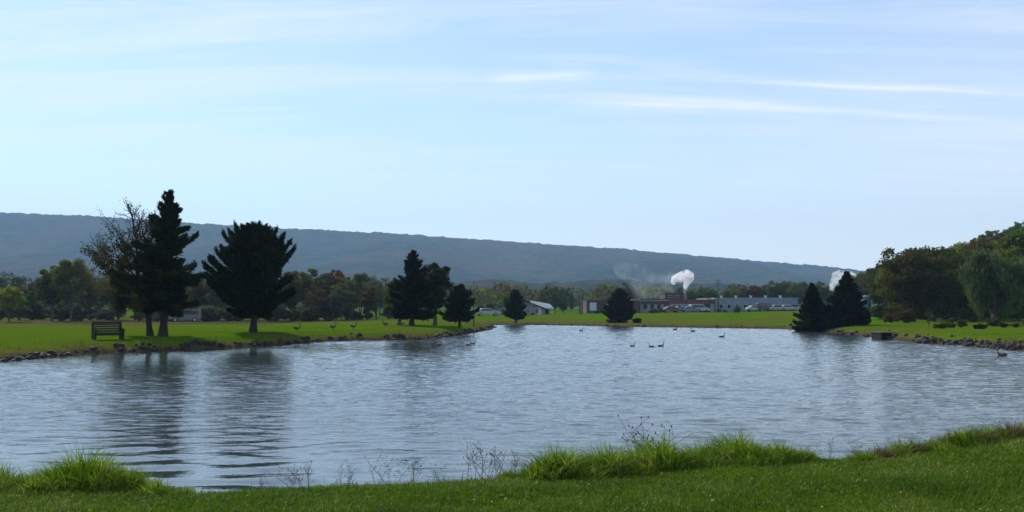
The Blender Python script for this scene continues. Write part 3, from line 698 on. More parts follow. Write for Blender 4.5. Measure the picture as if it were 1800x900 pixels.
def tussock(seed, n, r, h):
    g = np.random.default_rng(seed); a = g.random(n) * 6.283; q = g.random(n) ** .6 * r
    x, y = np.cos(a) * q, np.sin(a) * q * .7
    cx = g.normal(0, r * .5, 9); cw = g.uniform(.75, 1.3, 9); near_ = np.abs(x[:, None] - cx[None]).argmin(1)
    hh = h * g.uniform(.35, 1.25, n) * cw[near_] * (1 - .5 * (q / r) ** 2)
    V, Q, T = blades(x, y, np.zeros(n) - .03, hh, g.uniform(.011, .026, n), g.uniform(.15, 1.3, n), g, 3)
    return mesh_np('tussock', V, [Q, T], M['tuft'])
TS = [tussock(1, 1700, .34, .30), tussock(2, 1400, .30, .26), tussock(3, 1000, .26, .21), tussock(4, 1800, .36, .36)]
def lip(px, off):
    """a spot on the near bank, off metres this side of the edge seen against the water"""
    Ds = np.linspace(8, 17, 240); xs = X(px, Ds); dd = sdf(xs, Ds); zs = gh(xs, Ds, dd); ok = dd > .1
    el = np.where(ok & (Ds < 15.5), (zs - CZ) / Ds, -9); D = Ds[el.argmax()] - off; x = X(px, D)
    return x, D, g1(x, D)
tl = [(150, .25, 3, 1.35), (105, .3, 0, 1.1), (190, .2, 0, 1.25), (235, .2, 1, 1.1), (60, .25, 2, 1.1), (5, .1, 1, 1.2), (285, .2, 2, .9), (170, .6, 1, .9), (80, .7, 2, .9), (-30, .2, 0, 1.0), (330, .15, 2, .6), (-90, .2, 1, .8), (-170, .2, 2, .8),
      (975, .35, 3, 1.15), (1015, .3, 0, 1.2), (1060, .35, 3, 1.15), (1105, .3, 1, 1.15), (1150, .3, 3, 1.25), (935, .3, 2, .9), (1190, .25, 0, 1.05), (1235, .2, 1, 1.25), (1285, .15, 3, 1.25), (1330, .15, 0, 1.1), (1372, .12, 1, 1.0), (1405, .08, 2, .9), (895, .2, 2, .7), (1040, .7, 2, .9), (1250, .5, 2, .9), (1130, .7, 2, .8), (1310, .5, 2, .8),
      (1510, .1, 2, .9), (1545, .12, 1, .8), (1580, .12, 1, 1.0), (1612, .1, 2, 1.0), (1640, .15, 2, 1.0), (1668, .12, 1, .9), (1695, .15, 1, 1.1), (1722, .1, 2, 1.0), (1745, .15, 0, .95), (1775, .15, 1, 1.0), (1805, .15, 2, 1.1), (1840, .15, 1, 1.0), (1900, .15, 2, 1.0), (1970, .15, 1, .9), (1660, .45, 2, .7), (1730, .5, 2, .7)]
for i, (px, off, k, s) in enumerate(tl):
    x, D, z = lip(px, off)
    o = link('grass_tussock', TS[k], None, (x, D, z), (0, 0, random.uniform(0, 6)), s)
    if px < 340: tag(o, 'bright long grass tussock in the clump at the near left corner', 'grass tussock', 'tussocks at the near left corner')
    elif px < 1450: tag(o, 'bright long grass tussock in the row on the near bank right of centre', 'grass tussock', 'tussocks right of centre')
    else:
        tag(o, 'low rough grass tussock along the near bank edge at the right', 'grass tussock', 'low tussocks at the near right')
        if i % 2: o.material_slots[0].link = 'OBJECT'; o.material_slots[0].material = M['dryblade']
def weed(seed):
    g = np.random.default_rng(seed); w = Wood()
    for _ in range(4):
        b = np.array([g.normal(0, .05), g.normal(0, .05), -.02]); d = unit(np.array([g.normal(0, .35), g.normal(0, .3), 1.]))
        L = g.uniform(.22, .42); pts = np.array([b + d * L * s + np.array([.12 * d[0], 0, -.05]) * s * s for s in np.linspace(0, 1, 5)]); w.tube(pts, np.linspace(.0035, .0015, 5), 3)
        for j in range(7):
            u = g.uniform(.35, 1); q = b + d * L * u; e = q + unit(np.array([g.normal(0, 1), g.normal(0, .6), .9])) * g.uniform(.04, .12); w.tube(np.array([q, e]), [.0018, .001], 3)
            w.tube(np.array([e, e + [0, 0, .012]]), [.005, .003], 4)
    return w.mesh('weed', M['weed'])
WM = [weed(s) for s in (3, 4, 5)]
for i, (px, py, s) in enumerate([(515, 872, 1.0), (545, 874, .9), (605, 868, .9), (692, 862, 1.1), (722, 860, 1.0), (775, 856, .8), (832, 852, 1.2), (860, 848, 1.3), (880, 846, 1.0), (1500, 803, .9), (1450, 806, .8), (460, 876, .7), (1140, 830, 2.0), (905, 846, 1.0), (1760, 774, .9), (1715, 778, .9)]):
    x, D, _z = lip(px, .08)
    o = link('dry_weed', WM[i % 3], None, (x, D, g1(x, D)), (0, 0, i * 1.3), s); tag(o, 'thin dry weed stalks with seed tips on the near water edge', 'weed', 'dry weeds along the near water edge')

# ------------------------------------------------------------------ rocks
def rock_mesh(seed, mat):
    import bmesh
    g = np.random.default_rng(seed); bm = bmesh.new(); bmesh.ops.create_icosphere(bm, subdivisions=3, radius=1)
    pl = [(unit(g.normal(size=3)), g.uniform(.62, .95)) for _ in range(11)]
    for v in bm.verts:
        p = np.array(v.co); 
        for nn, dd in pl:
            e = p @ nn - dd
            if e > 0: p = p - nn * e * .92
        p *= 1 + .05 * math.sin(p[0] * 7 + seed) * math.cos(p[1] * 6); v.co = p * np.array([1, .75, .80])
    me = bpy.data.meshes.new('rock'); bm.to_mesh(me); bm.free(); me.materials.append(mat); return me
RM = [rock_mesh(s, M['rock'] if s % 2 else M['rock2']) for s in range(6)]
def rocks_along(i0, i1, n, s0, s1, label, group, inset=.15, spread=.6):
    seg = [(P(a, b_, 1), a, b_) for a, b_ in pts_px[i0:i1 + 1]]
    pts = np.array([(X(a, WD(b_)), WD(b_)) for a, b_ in pts_px[i0:i1 + 1]])
    L = np.concatenate([[0], np.cumsum(np.hypot(*np.diff(pts, axis=0).T))])
    for k in range(n):
        u = random.uniform(0, L[-1]); x = np.interp(u, L, pts[:, 0]); y = np.interp(u, L, pts[:, 1])
        y += random.uniform(-.2, spread) + inset; x += random.uniform(-.3, .3)
        s = random.uniform(s0, s1); z = max(g1(x, y), -.06)
        o = link('rock', RM[random.randrange(6)], None, (x, y, z + s * .12), (random.uniform(-.4, .4), random.uniform(-.4, .4), random.uniform(0, 6)), s)
        tag(o, label, 'rock', group)
rocks_along(2, 6, 45, .10, .26, 'dark rock on the waterline of the left bank before the bench', 'rocks before the bench')
rocks_along(6, 10, 45, .08, .25, 'dark rock on the waterline below the tall spruce and the broad pine', 'rocks below the spruce and pine')
rocks_along(10, 16, 66, .08, .34, 'brownish rock on the left bank between the pine and its tip', 'rocks toward the bank tip', .1, .9)
rocks_along(25, 28, 20, .10, .28, 'rock on the shore below the two black spruces', 'rocks below the two spruces')
rocks_along(29, 32, 104, .12, .30, 'grey rock in the stone bank at the right shore', 'rocks of the right stone bank', .0, 1.7)
rocks_along(20, 24, 16, .08, .20, 'small rock on the far shore waterline', 'rocks on the far shore')

g = np.random.default_rng(91); RV = []; RF = []; n = 0
base_v = np.array([v.co[:] for v in RM[0].vertices]); base_f = np.array([p.vertices[:] for p in RM[0].polygons])
n_r = 16000; rx0 = g.uniform(-.62, .62, n_r); ry0 = g.uniform(42, 135, n_r); rx0 = rx0 * ry0; dd = sdf(rx0, ry0); sel = (dd > -.3) & (dd < np.where((rx0 > 24) & (ry0 < 76), 1.0 + .6 * g.random(n_r) ** 2, .55)); rx0, ry0, dd = rx0[sel], ry0[sel], dd[sel]; rz0 = np.maximum(gh(rx0, ry0, dd), -.05)
for a_, b_, c_ in zip(rx0, ry0, rz0):
    s_ = g.uniform(.05, .15); th = g.random() * 6.28; Mx = np.array([[math.cos(th), -math.sin(th), 0], [math.sin(th), math.cos(th), 0], [0, 0, 1]])
    RV.append(base_v @ Mx.T * s_ * g.uniform(.7, 1.2, 3) + [a_, b_, c_ + s_ * .3]); RF.append(base_f + n); n += len(base_v)
if RV:
    o = link('rubble', mesh_np('rubble', np.concatenate(RV), np.concatenate(RF), M['rock'], True)); tag(o, 'small dark stones and rubble along the pond banks', 'rubble', kind='stuff'); print('RUBBLE', len(RV))

# ------------------------------------------------------------------ culvert outlet
M['concrete'] = plain('old_concrete', (.10, .095, .08), (.05, .048, .04), .9, 2, bump=.01)
M['dark'] = plain('inside_shade', (.012, .012, .012), (.006, .006, .006), .95)  # near-black walls: the shade inside the outlet is put into their colour
cx_, cy_ = X(1559, WD(597)), WD(597) + .5
cu_ = thing('culvert_outlet', 'dark square culvert outlet with a flat slab in the right bank', 'culvert', (cx_, cy_, 0), .15)
b = MB(); b.box((.1, .6, .50), (1.15, 1.5, .07)); b.build('top_slab', M['concrete'], cu_, .015)
b = MB(); b.box((-.38, .5, .15), (.10, 1.35, .62)); b.build('side_wall', M['dark'], cu_, .01)
b = MB(); b.box((.38, .5, .15), (.10, 1.35, .62)); b.build('side_wall', M['dark'], cu_, .01)
b = MB(); b.box((0, 1.1, .15), (.65, .1, .62)); b.build('back_wall', M['dark'], cu_)

# ------------------------------------------------------------------ bench
M['oldwood'] = plain('weathered_wood', (.075, .055, .034), (.03, .022, .016), .8, 6, bump=.004, stretch=(.25, 3, 3))
M['darkwood'] = plain('dark_wood', (.022, .017, .014), (.010, .008, .007), .8, 6, bump=.004)
bx_, by_ = X(192, 53.5), 53.5
bench = thing('park_bench', 'dark wooden park bench with slatted back on the left bank', 'bench', (bx_, by_, g1(bx_, by_) - .02), R(40))
W2 = .74
for s in (-1, 1):
    b = MB()
    b.prism([(0, 0), (.10, 0), (.13, .95), (.10, 1.0), (.02, 1.0), (-.02, .94)], s * W2 - .05, s * W2 + .05)     # back post
    b.prism([(.10, .0), (.62, 0), (.64, .34), (.70, .50), (.68, .60), (.60, .64), (.50, .60), (.34, .62), (.20, .74), (.12, .72)], s * W2 - .04, s * W2 + .04)
    o = b.build('end_panel', M['darkwood'], bench, .012)
    o.rotation_euler = (0, 0, -math.pi / 2); o.location = (0, .33, 0)
for k in range(4):
    b = MB(); b.box((0, .33 - .075 - .01 * (k * .6), .50 + k * .125), (1.37, .03, .10), rx=.04); b.build('back_slat', M['oldwood'], bench, .005)
for k in range(4):
    b = MB(); b.box((0, .20 - k * .125, .42), (1.37, .11, .035)); b.build('seat_slat', M['oldwood'], bench, .005)
b = MB(); b.box((0, -.25, .33), (1.37, .04, .13)); b.build('front_rail', M['darkwood'], bench, .005)
b = MB(); b.box((0, .20, .30), (1.37, .04, .12)); b.build('back_rail', M['darkwood'], bench, .005)
b = MB(); b.box((0, .26, .955), (1.37, .05, .08)); b.build('top_rail', M['darkwood'], bench, .01)

# ------------------------------------------------------------------ birds
M['gbrown'] = plain('goose_brown', (.16, .12, .085), (.08, .06, .045), .8, 12)
M['gblack'] = plain('goose_black', (.015, .015, .016), None, .6)
M['gwhite'] = plain('goose_white', (.55, .53, .5), None, .7)
M['gwing'] = plain('goose_wing', (.10, .075, .055), (.05, .04, .03), .8, 14)
def goose(label, cat, loc, rz, swim=False, group=None, size=1.0, name='goose', down=False):
    t = thing(name, label, cat, loc, rz, group); t.scale = (size * (.6 if swim else .78),) * 3
    z0 = .0 if swim else .24
    # tail, body, breast, neck, head, beak in one swept skin
    body = [(-.40, .20), (-.33, .19), (-.24, .15), (-.12, .12), (.02, .11), (.14, .13), (.22, .19)]
    neck = [(.25, .28), (.27, .38), (.285, .48), (.30, .56)] if not down else [(.30, .20), (.38, .14), (.45, .06), (.50, -.01)]
    head = [(.33, .605), (.375, .61), (.42, .60), (.46, .592)] if not down else [(.53, -.06), (.55, -.11), (.565, -.15), (.575, -.18)]
    pts = [(x, 0, z + z0) for x, z in body + neck + head]
    rad = [.015, .05, .09, .125, .135, .12, .085, .05, .036, .032, .034, .042, .038, .018, .006]
    mats = [2, 0, 0, 0, 0, 0, 0, 1, 1, 1, 1, 2, 1, 1]
    b = MB(); b.tube(pts, rad, 10, mats=mats); b.build('body', [M['gbrown'], M['gblack'], M['gwhite']], t, smooth=True)
    for s in (-1, 1):
        b = MB(); b.tube([(.14, s * .085, .15 + z0), (.05, s * .115, .165 + z0), (-.10, s * .11, .17 + z0), (-.26, s * .06, .20 + z0), (-.37, s * .02, .215 + z0)], [.02, .075, .075, .04, .01], 8, sq=(.45, 1)); b.build('wing', M['gwing'], t, smooth=True)
        if not swim:
            b = MB(); b.tube([(0, s * .06, z0 + .03), (.01, s * .06, .12), (0, s * .06, .01)], [.022, .012, .011], 6); b.box((.03, s * .06, .008), (.10, .07, .012)); b.build('leg', M['gblack'], t)
    return t
def on_land(px, py, D): x = X(px, D); return (x, D, g1(x, D) - .01)
GG = 'geese on the left bank'
goose('goose standing upright in the pine shade on the left bank', 'goose', on_land(523, 584, 68), R(10), group=GG)
goose('goose standing in sunlit grass, second from the pine', 'goose', on_land(586, 584, 72), R(25), group=GG)
goose('goose near the bank edge, between two others', 'goose', on_land(622, 582, 73), R(-10), group=GG)
goose('dark goose with raised neck nearest the pointed spruce but one', 'goose', on_land(678, 577, 81), R(170), group=GG, size=1.1)
goose('goose feeding head down just left of the pointed spruce trunk', 'goose', on_land(706, 574, 86), R(190), group=GG, size=.95, down=True)
def on_water(px, py): D = WD(py); return (X(px, D), D, -.04)
DG = 'ducks and geese swimming on the pond'
for px, py, rz, sz, lb in [(762, 608, 5, .8, 'left bird of the pair swimming off the left bank'), (772, 607, 20, .85, 'right bird of the pair swimming off the left bank'), (824, 607, 15, .8, 'left bird of the pair out beyond the bank tip'), (832, 605, 30, .85, 'right bird of the pair out beyond the bank tip'),
                           (1111, 609, 5, .8, 'swimming bird left of the trio in mid pond'), (1144, 610, 170, .8, 'swimming bird in the middle of the trio in mid pond'), (1161, 609, 10, .9, 'swimming bird right of the trio in mid pond'), (1268, 593, 0, 1.1, 'swimming bird alone before the far lawn'),
                           (1021, 582, 10, 1.0, 'distant bird swimming close to the far shore between the two small firs'), (1186, 580, 15, 1.2, 'distant bird swimming under the steam plume by the far shore'), (1217, 583, 200, 1.2, 'distant bird beside another one by the far shore'), (1758, 626, 175, 1.15, 'goose swimming by the stone bank at the right edge')]:
    goose(lb, 'duck' if sz < 1 else 'goose', on_water(px, py), R(rz), True, DG, sz, 'duck' if sz < 1 else 'goose')

# ------------------------------------------------------------------ vehicles
M['glass'] = plain('car_glass', (.02, .025, .03), None, .08, spec=.8)
M['tyre'] = plain('tyre', (.015, .015, .015), None, .8)
M['rim'] = plain('rim', (.4, .4, .42), None, .3, metal=.8)
M['lamp'] = plain('lamp_glass', (.6, .6, .58), None, .15)
def paint(n, c): 
    m = plain('paint_' + n, c, tuple(x * .92 for x in c), .25, 1, spec=.6); return m
PT = {'white': paint('white', (.38, .40, .43)), 'silver': paint('silver', (.35, .38, .42)), 'blue': paint('blue', (.10, .16, .28)), 'red': paint('red', (.16, .035, .035)), 'dark': paint('dark', (.04, .045, .05)), 'haze': paint('grey_blue', (.09, .12, .14))}
def car(label, px, D, rz, col, kind='sedan', group=None):
    x = X(px, D); t = thing('parked_' + ('van' if kind == 'van' else 'car'), label, 'van' if kind == 'van' else 'car', (x, D, g1(x, D)), rz, group)
    if kind == 'van':
        pr = [(-2.3, .35), (2.25, .35), (2.35, .75), (2.15, 1.0), (1.35, 1.12), (.75, 1.78), (.5, 1.86), (-2.1, 1.86), (-2.3, 1.7), (-2.36, .8)]; gl = [(-1.9, 1.15), (1.15, 1.15), (.66, 1.70), (-1.85, 1.70)]; wz = 1.85
    else:
        pr = [(-2.2, .32), (2.15, .32), (2.25, .62), (2.05, .82), (1.15, .92), (.55, 1.36), (.3, 1.42), (-.9, 1.42), (-1.2, 1.36), (-1.75, 1.0), (-2.2, .92), (-2.28, .6)]; gl = [(-1.5, .96), (1.0, .96), (.48, 1.32), (-1.1, 1.32)]; wz = 1.75
    b = MB(); b.prism(pr, -wz / 2, wz / 2); b.build('body', PT[col], t, .06)
    for s in (-1, 1):
        b = MB(); y = s * (wz / 2 + .002); b.prism(gl, y - .012, y + .012); b.build('window', M['glass'], t)
        for xx_ in (-1.4, 1.4):
            b = MB(); b.tube([(xx_, s * (wz / 2 - .2), .33), (xx_, s * (wz / 2 + .015), .33)], [.33, .33], 16); w_ = b.build('wheel', M['tyre'], t)
            b = MB(); b.tube([(xx_, s * (wz / 2 - .0), .33), (xx_, s * (wz / 2 + .03), .33)], [.2, .18], 12); b.build('rim', M['rim'], w_)
        b = MB(); b.box((2.24 if kind != 'van' else 2.32, s * .62, .68), (.08, .34, .14)); b.build('headlight', M['lamp'], t, .01)
    return t
car('grey blue van parked at the wood edge between the spruce and the pine', 326, 147, R(200), 'haze', 'van')
CG = 'cars parked along the factory'
for px, D, rz, c_, k, lb in [(1180, 222, 20, 'red', 'sedan', 'red car parked before the red roofed hall, leftmost of the car row'), (1197, 223, 10, 'white', 'sedan', 'white car beside the red car before the red roofed hall'), (1213, 223, 15, 'blue', 'sedan', 'blue car in the middle of the row before the red roofed hall'), (1229, 224, 5, 'silver', 'van', 'silver van before the red roofed hall next to its dark gateway'),
                              (1328, 224, 5, 'white', 'sedan', 'white car at the left end of the row before the long pale hall'), (1347, 224, 0, 'dark', 'van', 'dark van before the long pale hall'), (1366, 224, 8, 'white', 'sedan', 'white car in the row before the long pale hall, near the spruces'), (1385, 224, 0, 'silver', 'sedan', 'silver car before the long pale hall, closest to the black spruces'), (857, 178, 10, 'silver', 'sedan', 'silver car alone beyond the tip of the left bank')]:
    car(lb, px, D, R(rz), c_, k, CG if D > 200 else None)

# ------------------------------------------------------------------ buildings
M['brick'] = plain('dark_brick', (.10, .062, .052), (.06, .040, .036), .9, 1.5)
M['palewall'] = plain('pale_metal_wall', (.24, .29, .36), (.17, .21, .27), .6, .8)
M['greywall'] = plain('grey_wall', (.30, .31, .33), (.20, .21, .23), .8, .8)
M['redroof'] = plain('dull_red_roof', (.15, .065, .055), (.09, .045, .04), .8, 1)
M['darkroof'] = plain('dark_roof', (.05, .05, .055), (.03, .03, .035), .8, 1)
M['paleroof'] = plain('pale_roof', (.26, .29, .33), (.19, .22, .25), .45, 1)
M['wglass'] = plain('window_glass', (.03, .04, .05), None, .1, spec=.8)
M['whitetrim'] = plain('white_trim', (.6, .6, .6), None, .6)
M['whitedoor'] = plain('white_door', (.55, .60, .66), None, .5)  # plain white of the brick hall's door
def window(parent, x, y, z, w, h):
    f = MB(); f.box((x, y, z), (w, .10, h)); fo = f.build('window', M['whitetrim'], parent)
    p = MB(); p.box((x, y - .055, z), (w - .14, .03, h - .14)); p.build('pane', M['wglass'], fo)
def hall(name, label, px0, px1, ptop, D, depth, wall, roofm, overhang=.3, rt=.35, base=None):
    x0, x1 = X(px0, D), X(px1, D); z0 = min(g1(x0, D), g1(x1, D)) - .5; zt = P(px0, ptop, D)[2]
    t = thing(name, label, 'building', ((x0 + x1) / 2, D, z0)); w = x1 - x0; h = zt - z0
    b = MB(); b.box((0, depth / 2, (h - rt) / 2), (w, depth, h - rt)); b.build('wall', wall, t)
    b = MB(); b.box((0, depth / 2, h - rt / 2 + .002), (w + overhang, depth + overhang, rt)); b.build('roof', roofm, t, .02)
    return t, w, h
t, w, h = hall('brick_hall', 'low dark brick hall with one white door behind the wide fir', 1031, 1124, 528, 226, 18, M['brick'], M['darkroof'])
b = MB(); b.box((-w / 2 + 1.5, -.06, 2.1), (1.6, .12, 1.9)); b.build('door', M['whitedoor'], t, .01)
b = MB(); b.box((-w / 2 - .12, -.3, h / 2), (.3, .3, h)); b.build('corner_post', M['greywall'], t)
for k in range(3): window(t, -w / 2 + 5.2 + k * 2.2, -.03, 2.2, 1.3, .9)
t, w, h = hall('factory_hall', 'grey blue flat roofed factory hall behind faint smoke', 1125, 1176, 525, 229, 20, M['greywall'], M['darkroof'], rt=.2)
for k in range(4): window(t, -w / 2 + 1.2 + k * 1.6, -.03, 1.9, 1.1, 1.3)
b = MB(); b.box((0, -.05, h - .95), (w - .3, .1, .8)); b.build('brick_band', M['brick'], t)
t, w, h = hall('factory_tower', 'small dark raised factory block under the white steam plume', 1169, 1201, 515, 240, 8, M['brick'], M['darkroof'], rt=.2)
b = MB(); b.tube([(w / 2 + .6, 1.2, 1), (w / 2 + .6, 1.2, h + .9)], [.32, .28], 12); b.build('chimney', M['greywall'], t, smooth=True)
for k in range(2): window(t, -1.0 + k * 1.7, -.03, h - .85, 1.0, .55)
t, w, h = hall('red_roofed_hall', 'long grey hall with a dull red roof band and a row of windows', 1177, 1255, 526.5, 228, 18, M['greywall'], M['redroof'], rt=1.0)
for k in range(6): window(t, -w / 2 + 1.0 + k * 1.25, -.03, 1.9, .85, .9)
b = MB(); b.box((w / 2 - 1.7, -.06, 1.35), (1.5, .12, 2.4)); b.build('gate', M['darkroof'], t)
b = MB(); b.box((w / 2 - 3.2, -.12, .85), (3.0, .2, .9)); b.build('loading_dock', M['darkroof'], t)
t, w, h = hall('pale_hall', 'long pale blue metal hall with a canopy at the right', 1256, 1402, 523.5, 230, 22, M['palewall'], M['paleroof'], rt=.35)
b = MB(); b.box((4.2, -1.4, 2.35), (11.0, 2.8, .14)); b.build('canopy', M['paleroof'], t, .02)
for k in range(5):
    b = MB(); b.box((-1.1 + k * 2.6, -2.6, 1.2), (.14, .14, 2.3)); b.build('canopy_post', M['greywall'], t)
for k in range(4):
    b = MB(); b.box((.2 + k * 2.6, -.05, 1.45), (1.9, .1, 1.7)); b.build('dock_door', M['darkroof'], t)
for k in range(4): window(t, -8.4 + k * 1.9, -.03, 1.9, .9, 1.0)
for k in range(5):
    b = MB(); b.tube([(-7 + k * 3.6, 6, h), (-7 + k * 3.6, 6, h + .45)], [.25, .25], 8); b.box((-7 + k * 3.6, 6, h + .52), (.7, .7, .12)); b.build('roof_vent', M['whitetrim'], t)
# gabled house left of the poles
D = 200
x0, x1 = X(872, D), X(958, D); z0 = g1(x0, D) - .3; hx_ = x1 - x0
t = thing('grey_house', 'low grey gabled house with a wide shallow roof behind the small fir', 'house', ((x0 + x1) / 2, D, z0))
eave = P(900, 543.5, D)[2] - z0; apex = P(900, 526.5, D)[2] - z0
b = MB(); b.prism([(-hx_ / 2, 0), (hx_ / 2, 0), (hx_ / 2, eave), (0, apex - .15), (-hx_ / 2, eave)], 0, 9); b.build('wall', M['greywall'], t)
b = MB()
for s in (-1, 1):
    b.prism([(0, apex + .02), (s * (hx_ / 2 + .5), eave - .10), (s * (hx_ / 2 + .5), eave + .06), (0, apex + .20)][::s], -.7, 9.5)
b.build('roof', M['darkroof'], t)
for k in range(5): window(t, -hx_ / 2 + 1.3 + k * 1.75, -.03, 1.15, .95, .95)
b = MB(); b.box((hx_ / 2 - 1.2, -.05, .95), (.9, .1, 1.9)); b.build('door', M['whitetrim'], t)
D = 212; xa, xb = X(930, D), X(973, D); z0 = g1(xa, D) - .3; hw_ = xb - xa
t = thing('carport', 'open shed with a pale sloping roof right of the grey house', 'shed', ((xa + xb) / 2, D, z0))
za, zb = P(900, 528, D)[2] - z0, P(900, 542, D)[2] - z0
b = MB(); b.add([(-hw_ / 2 + .4, 5, za), (hw_ / 2 - .6, 5, za - .75), (hw_ / 2, 0, zb), (-hw_ / 2, 0, zb + .1), (-hw_ / 2 + .4, 5, za - .14), (hw_ / 2 - .6, 5, za - .89), (hw_ / 2, 0, zb - .22), (-hw_ / 2, 0, zb - .12)], [(0, 3, 2, 1), (4, 5, 6, 7), (0, 1, 5, 4), (1, 2, 6, 5), (2, 3, 7, 6), (3, 0, 4, 7)]); b.build('roof', M['paleroof'], t)
for sx in (-1, 1):
    b = MB(); b.box((sx * (hw_ / 2 - .3), .3, (zb - .2) / 2), (.16, .16, zb - .2)); b.build('post', M['whitetrim'], t)
b = MB(); b.box((0, 4.6, (zb) / 2), (hw_ - 1.6, .15, zb)); b.build('back_wall', M['darkroof'], t)

# ------------------------------------------------------------------ poles
M['pole'] = plain('pole_wood', (.10, .085, .07), (.05, .042, .036), .9, 3)
def pole(label, px, ptop, D, r=.14, arm=0, group=None, name='utility_pole', cat='pole'):
    x = X(px, D); z = g1(x, D) - .1; H = P(px, ptop, D)[2] - z
    t = thing(name, label, cat, (x, D, z), 0, group)
    b = MB(); b.tube([(0, 0, 0), (0, 0, H * .5), (0, 0, H)], [r, r * .85, r * .7], 10); b.build('shaft', M['pole'], t, smooth=True)
    if arm:
        for k, zz_ in enumerate((H - .35, H - 1.0)[:arm]):
            b = MB(); b.box((0, -.1, zz_), (1.5, .09, .11)); c_ = b.build('crossarm', M['pole'], t)
            for q in (-.65, -.3, .3, .65):
                b = MB(); b.tube([(q, -.1, zz_ + .05), (q, -.1, zz_ + .22)], [.05, .03], 6); b.build('insulator', M['greywall'], c_)
    return t
pole('left one of two plain wooden poles between the house and the brick hall', 1019, 507, 205, .16)
pole('right one of two plain wooden poles between the house and the brick hall', 1023, 508, 205, .16)
pole('thin bare pole by the small round fir at the bank tip', 833, 492, 98, .06, 0)
t = pole('utility pole with two crossarms and a transformer between the red roof and the pale hall', 1262, 490, 226, .15, 2)
b = MB(); b.tube([(.32, 0, 4.3), (.32, 0, 5.1)], [.22, .22], 10); b.build('transformer', M['greywall'], t)
# tank-like silo behind the right spruce
x = X(1520, 150); t = thing('storage_tank', 'small blue green domed tank right of the black spruces', 'tank', (x, 150, g1(x, 150)))
b = MB(); b.tube([(0, 0, 0), (0, 0, 2.6)], [.9, .9], 20); b.build('shell', plain('tank_paint', (.10, .20, .22), (.07, .15, .17), .5), t, smooth=True)
b = MB(); b.tube([(0, 0, 2.6), (0, 0, 2.85), (0, 0, 3.0)], [.93, .6, .05], 20); b.build('dome', plain('tank_dome', (.14, .26, .28), (.1, .2, .22), .5), t, smooth=True)

o = link('pebble', RM[0], None, (X(1322, 8.45), 8.45, g1(X(1322, 8.45), 8.45) + .03), (0, 0, 1), .022); o.material_slots[0].link = 'OBJECT'; o.material_slots[0].material = M['gwhite']
tag(o, 'small white pebble lying in the near lawn', 'pebble')

# ------------------------------------------------------------------ smoke and steam
def vol_mat(name, dens, color, nscale, thr, stretch=(1, 1, 1), aniso=.3):
    m = bpy.data.materials.new(name); m.use_nodes = True; nt = m.node_tree
    nt.nodes.remove(nt.nodes['Principled BSDF']); out = nt.nodes['Material Output']
    v = nt.nodes.new('ShaderNodeVolumePrincipled'); v.inputs['Color'].default_value = (*color, 1); v.inputs['Anisotropy'].default_value = aniso
    n = noise(nt, nscale, 4, stretch=stretch)
    tc = nt.nodes.new('ShaderNodeTexCoord'); ln = nt.nodes.new('ShaderNodeVectorMath'); ln.operation = 'LENGTH'
    f = math_(nt, 'MULTIPLY', math_(nt, 'SUBTRACT', n, thr), 1 / (1 - thr) * 2.2, True)
    nt.links.new(math_(nt, 'MULTIPLY', f, dens), v.inputs['Density']); nt.links.new(v.outputs[0], out.inputs['Volume'])
    return m
def puffs(name, label, blobs, mat, kind=None):
    """one closed lumpy surface grown over several balls"""
    mb_ = bpy.data.metaballs.new('mb'); mb_.resolution = .35; mb_.threshold = .3
    mo = bpy.data.objects.new('mb', mb_); COL.objects.link(mo)
    c0 = np.mean([b_[0] for b_ in blobs], 0)
    for p, r in blobs:
        e = mb_.elements.new(); e.co = tuple(np.array(p) - c0); e.radius = r * 1.35
    bpy.context.view_layer.update()
    me = bpy.data.meshes.new_from_object(mo.evaluated_get(bpy.context.evaluated_depsgraph_get())); bpy.data.objects.remove(mo)
    me.materials.clear(); me.materials.append(mat)
    o = link(name, me, None, tuple(c0)); tag(o, label, 'steam' if 'steam' in name else 'smoke'); return o
D = 242
st = [((1206, 509), .45), ((1205, 504), .7), ((1207, 498), .9), ((1210, 491), 1.25), ((1212, 484), 1.2), ((1207, 480), 1.0), ((1200, 484), 1.2), ((1192, 487), 1.1), ((1186, 490), 1.0), ((1184, 496), .8), ((1216, 489), .7), ((1196, 491), .9), ((1210, 478), .6)]
puffs('steam_plume', 'bright white steam plume rising above the raised factory block', [(P(a, b_, D + random.uniform(-.5, .5)), r) for (a, b_), r in st], vol_mat('steam', 2.4, (1, 1, 1), .75, .33, aniso=.6))
sm = [((1182, 505), 1.6), ((1170, 498), 2.4), ((1155, 500), 3.0), ((1140, 495), 3.2), ((1125, 488), 3.2), ((1112, 482), 3.0), ((1098, 476), 2.6), ((1130, 508), 3.0), ((1150, 512), 3.0), ((1168, 512), 2.6), ((1120, 500), 3.0), ((1178, 490), 2.0), ((1090, 470), 2.0)]
puffs('smoke_haze', 'thin grey blue smoke drifting left of the white steam plume', [(P(a, b_, 246), r) for (a, b_), r in sm], vol_mat('thin_smoke', .065, (.85, .92, 1), .30, .46, aniso=.3))
st2 = [((1462, 508), .8), ((1464, 500), 1.1), ((1468, 493), 1.3), ((1474, 487), 1.3), ((1482, 483), 1.3), ((1491, 483), 1.4), ((1499, 488), 1.5), ((1504, 496), 1.2), ((1486, 490), 1.4), ((1476, 480), 1.0), ((1468, 483), 1.0)]
puffs('steam_plume', 'white steam cloud half hidden behind the two black spruces', [(P(a, b_, 262 + random.uniform(-.5, .5)), r) for (a, b_), r in st2], vol_mat('steam_far', 1.3, (1, 1, 1), .7, .36, aniso=.6))

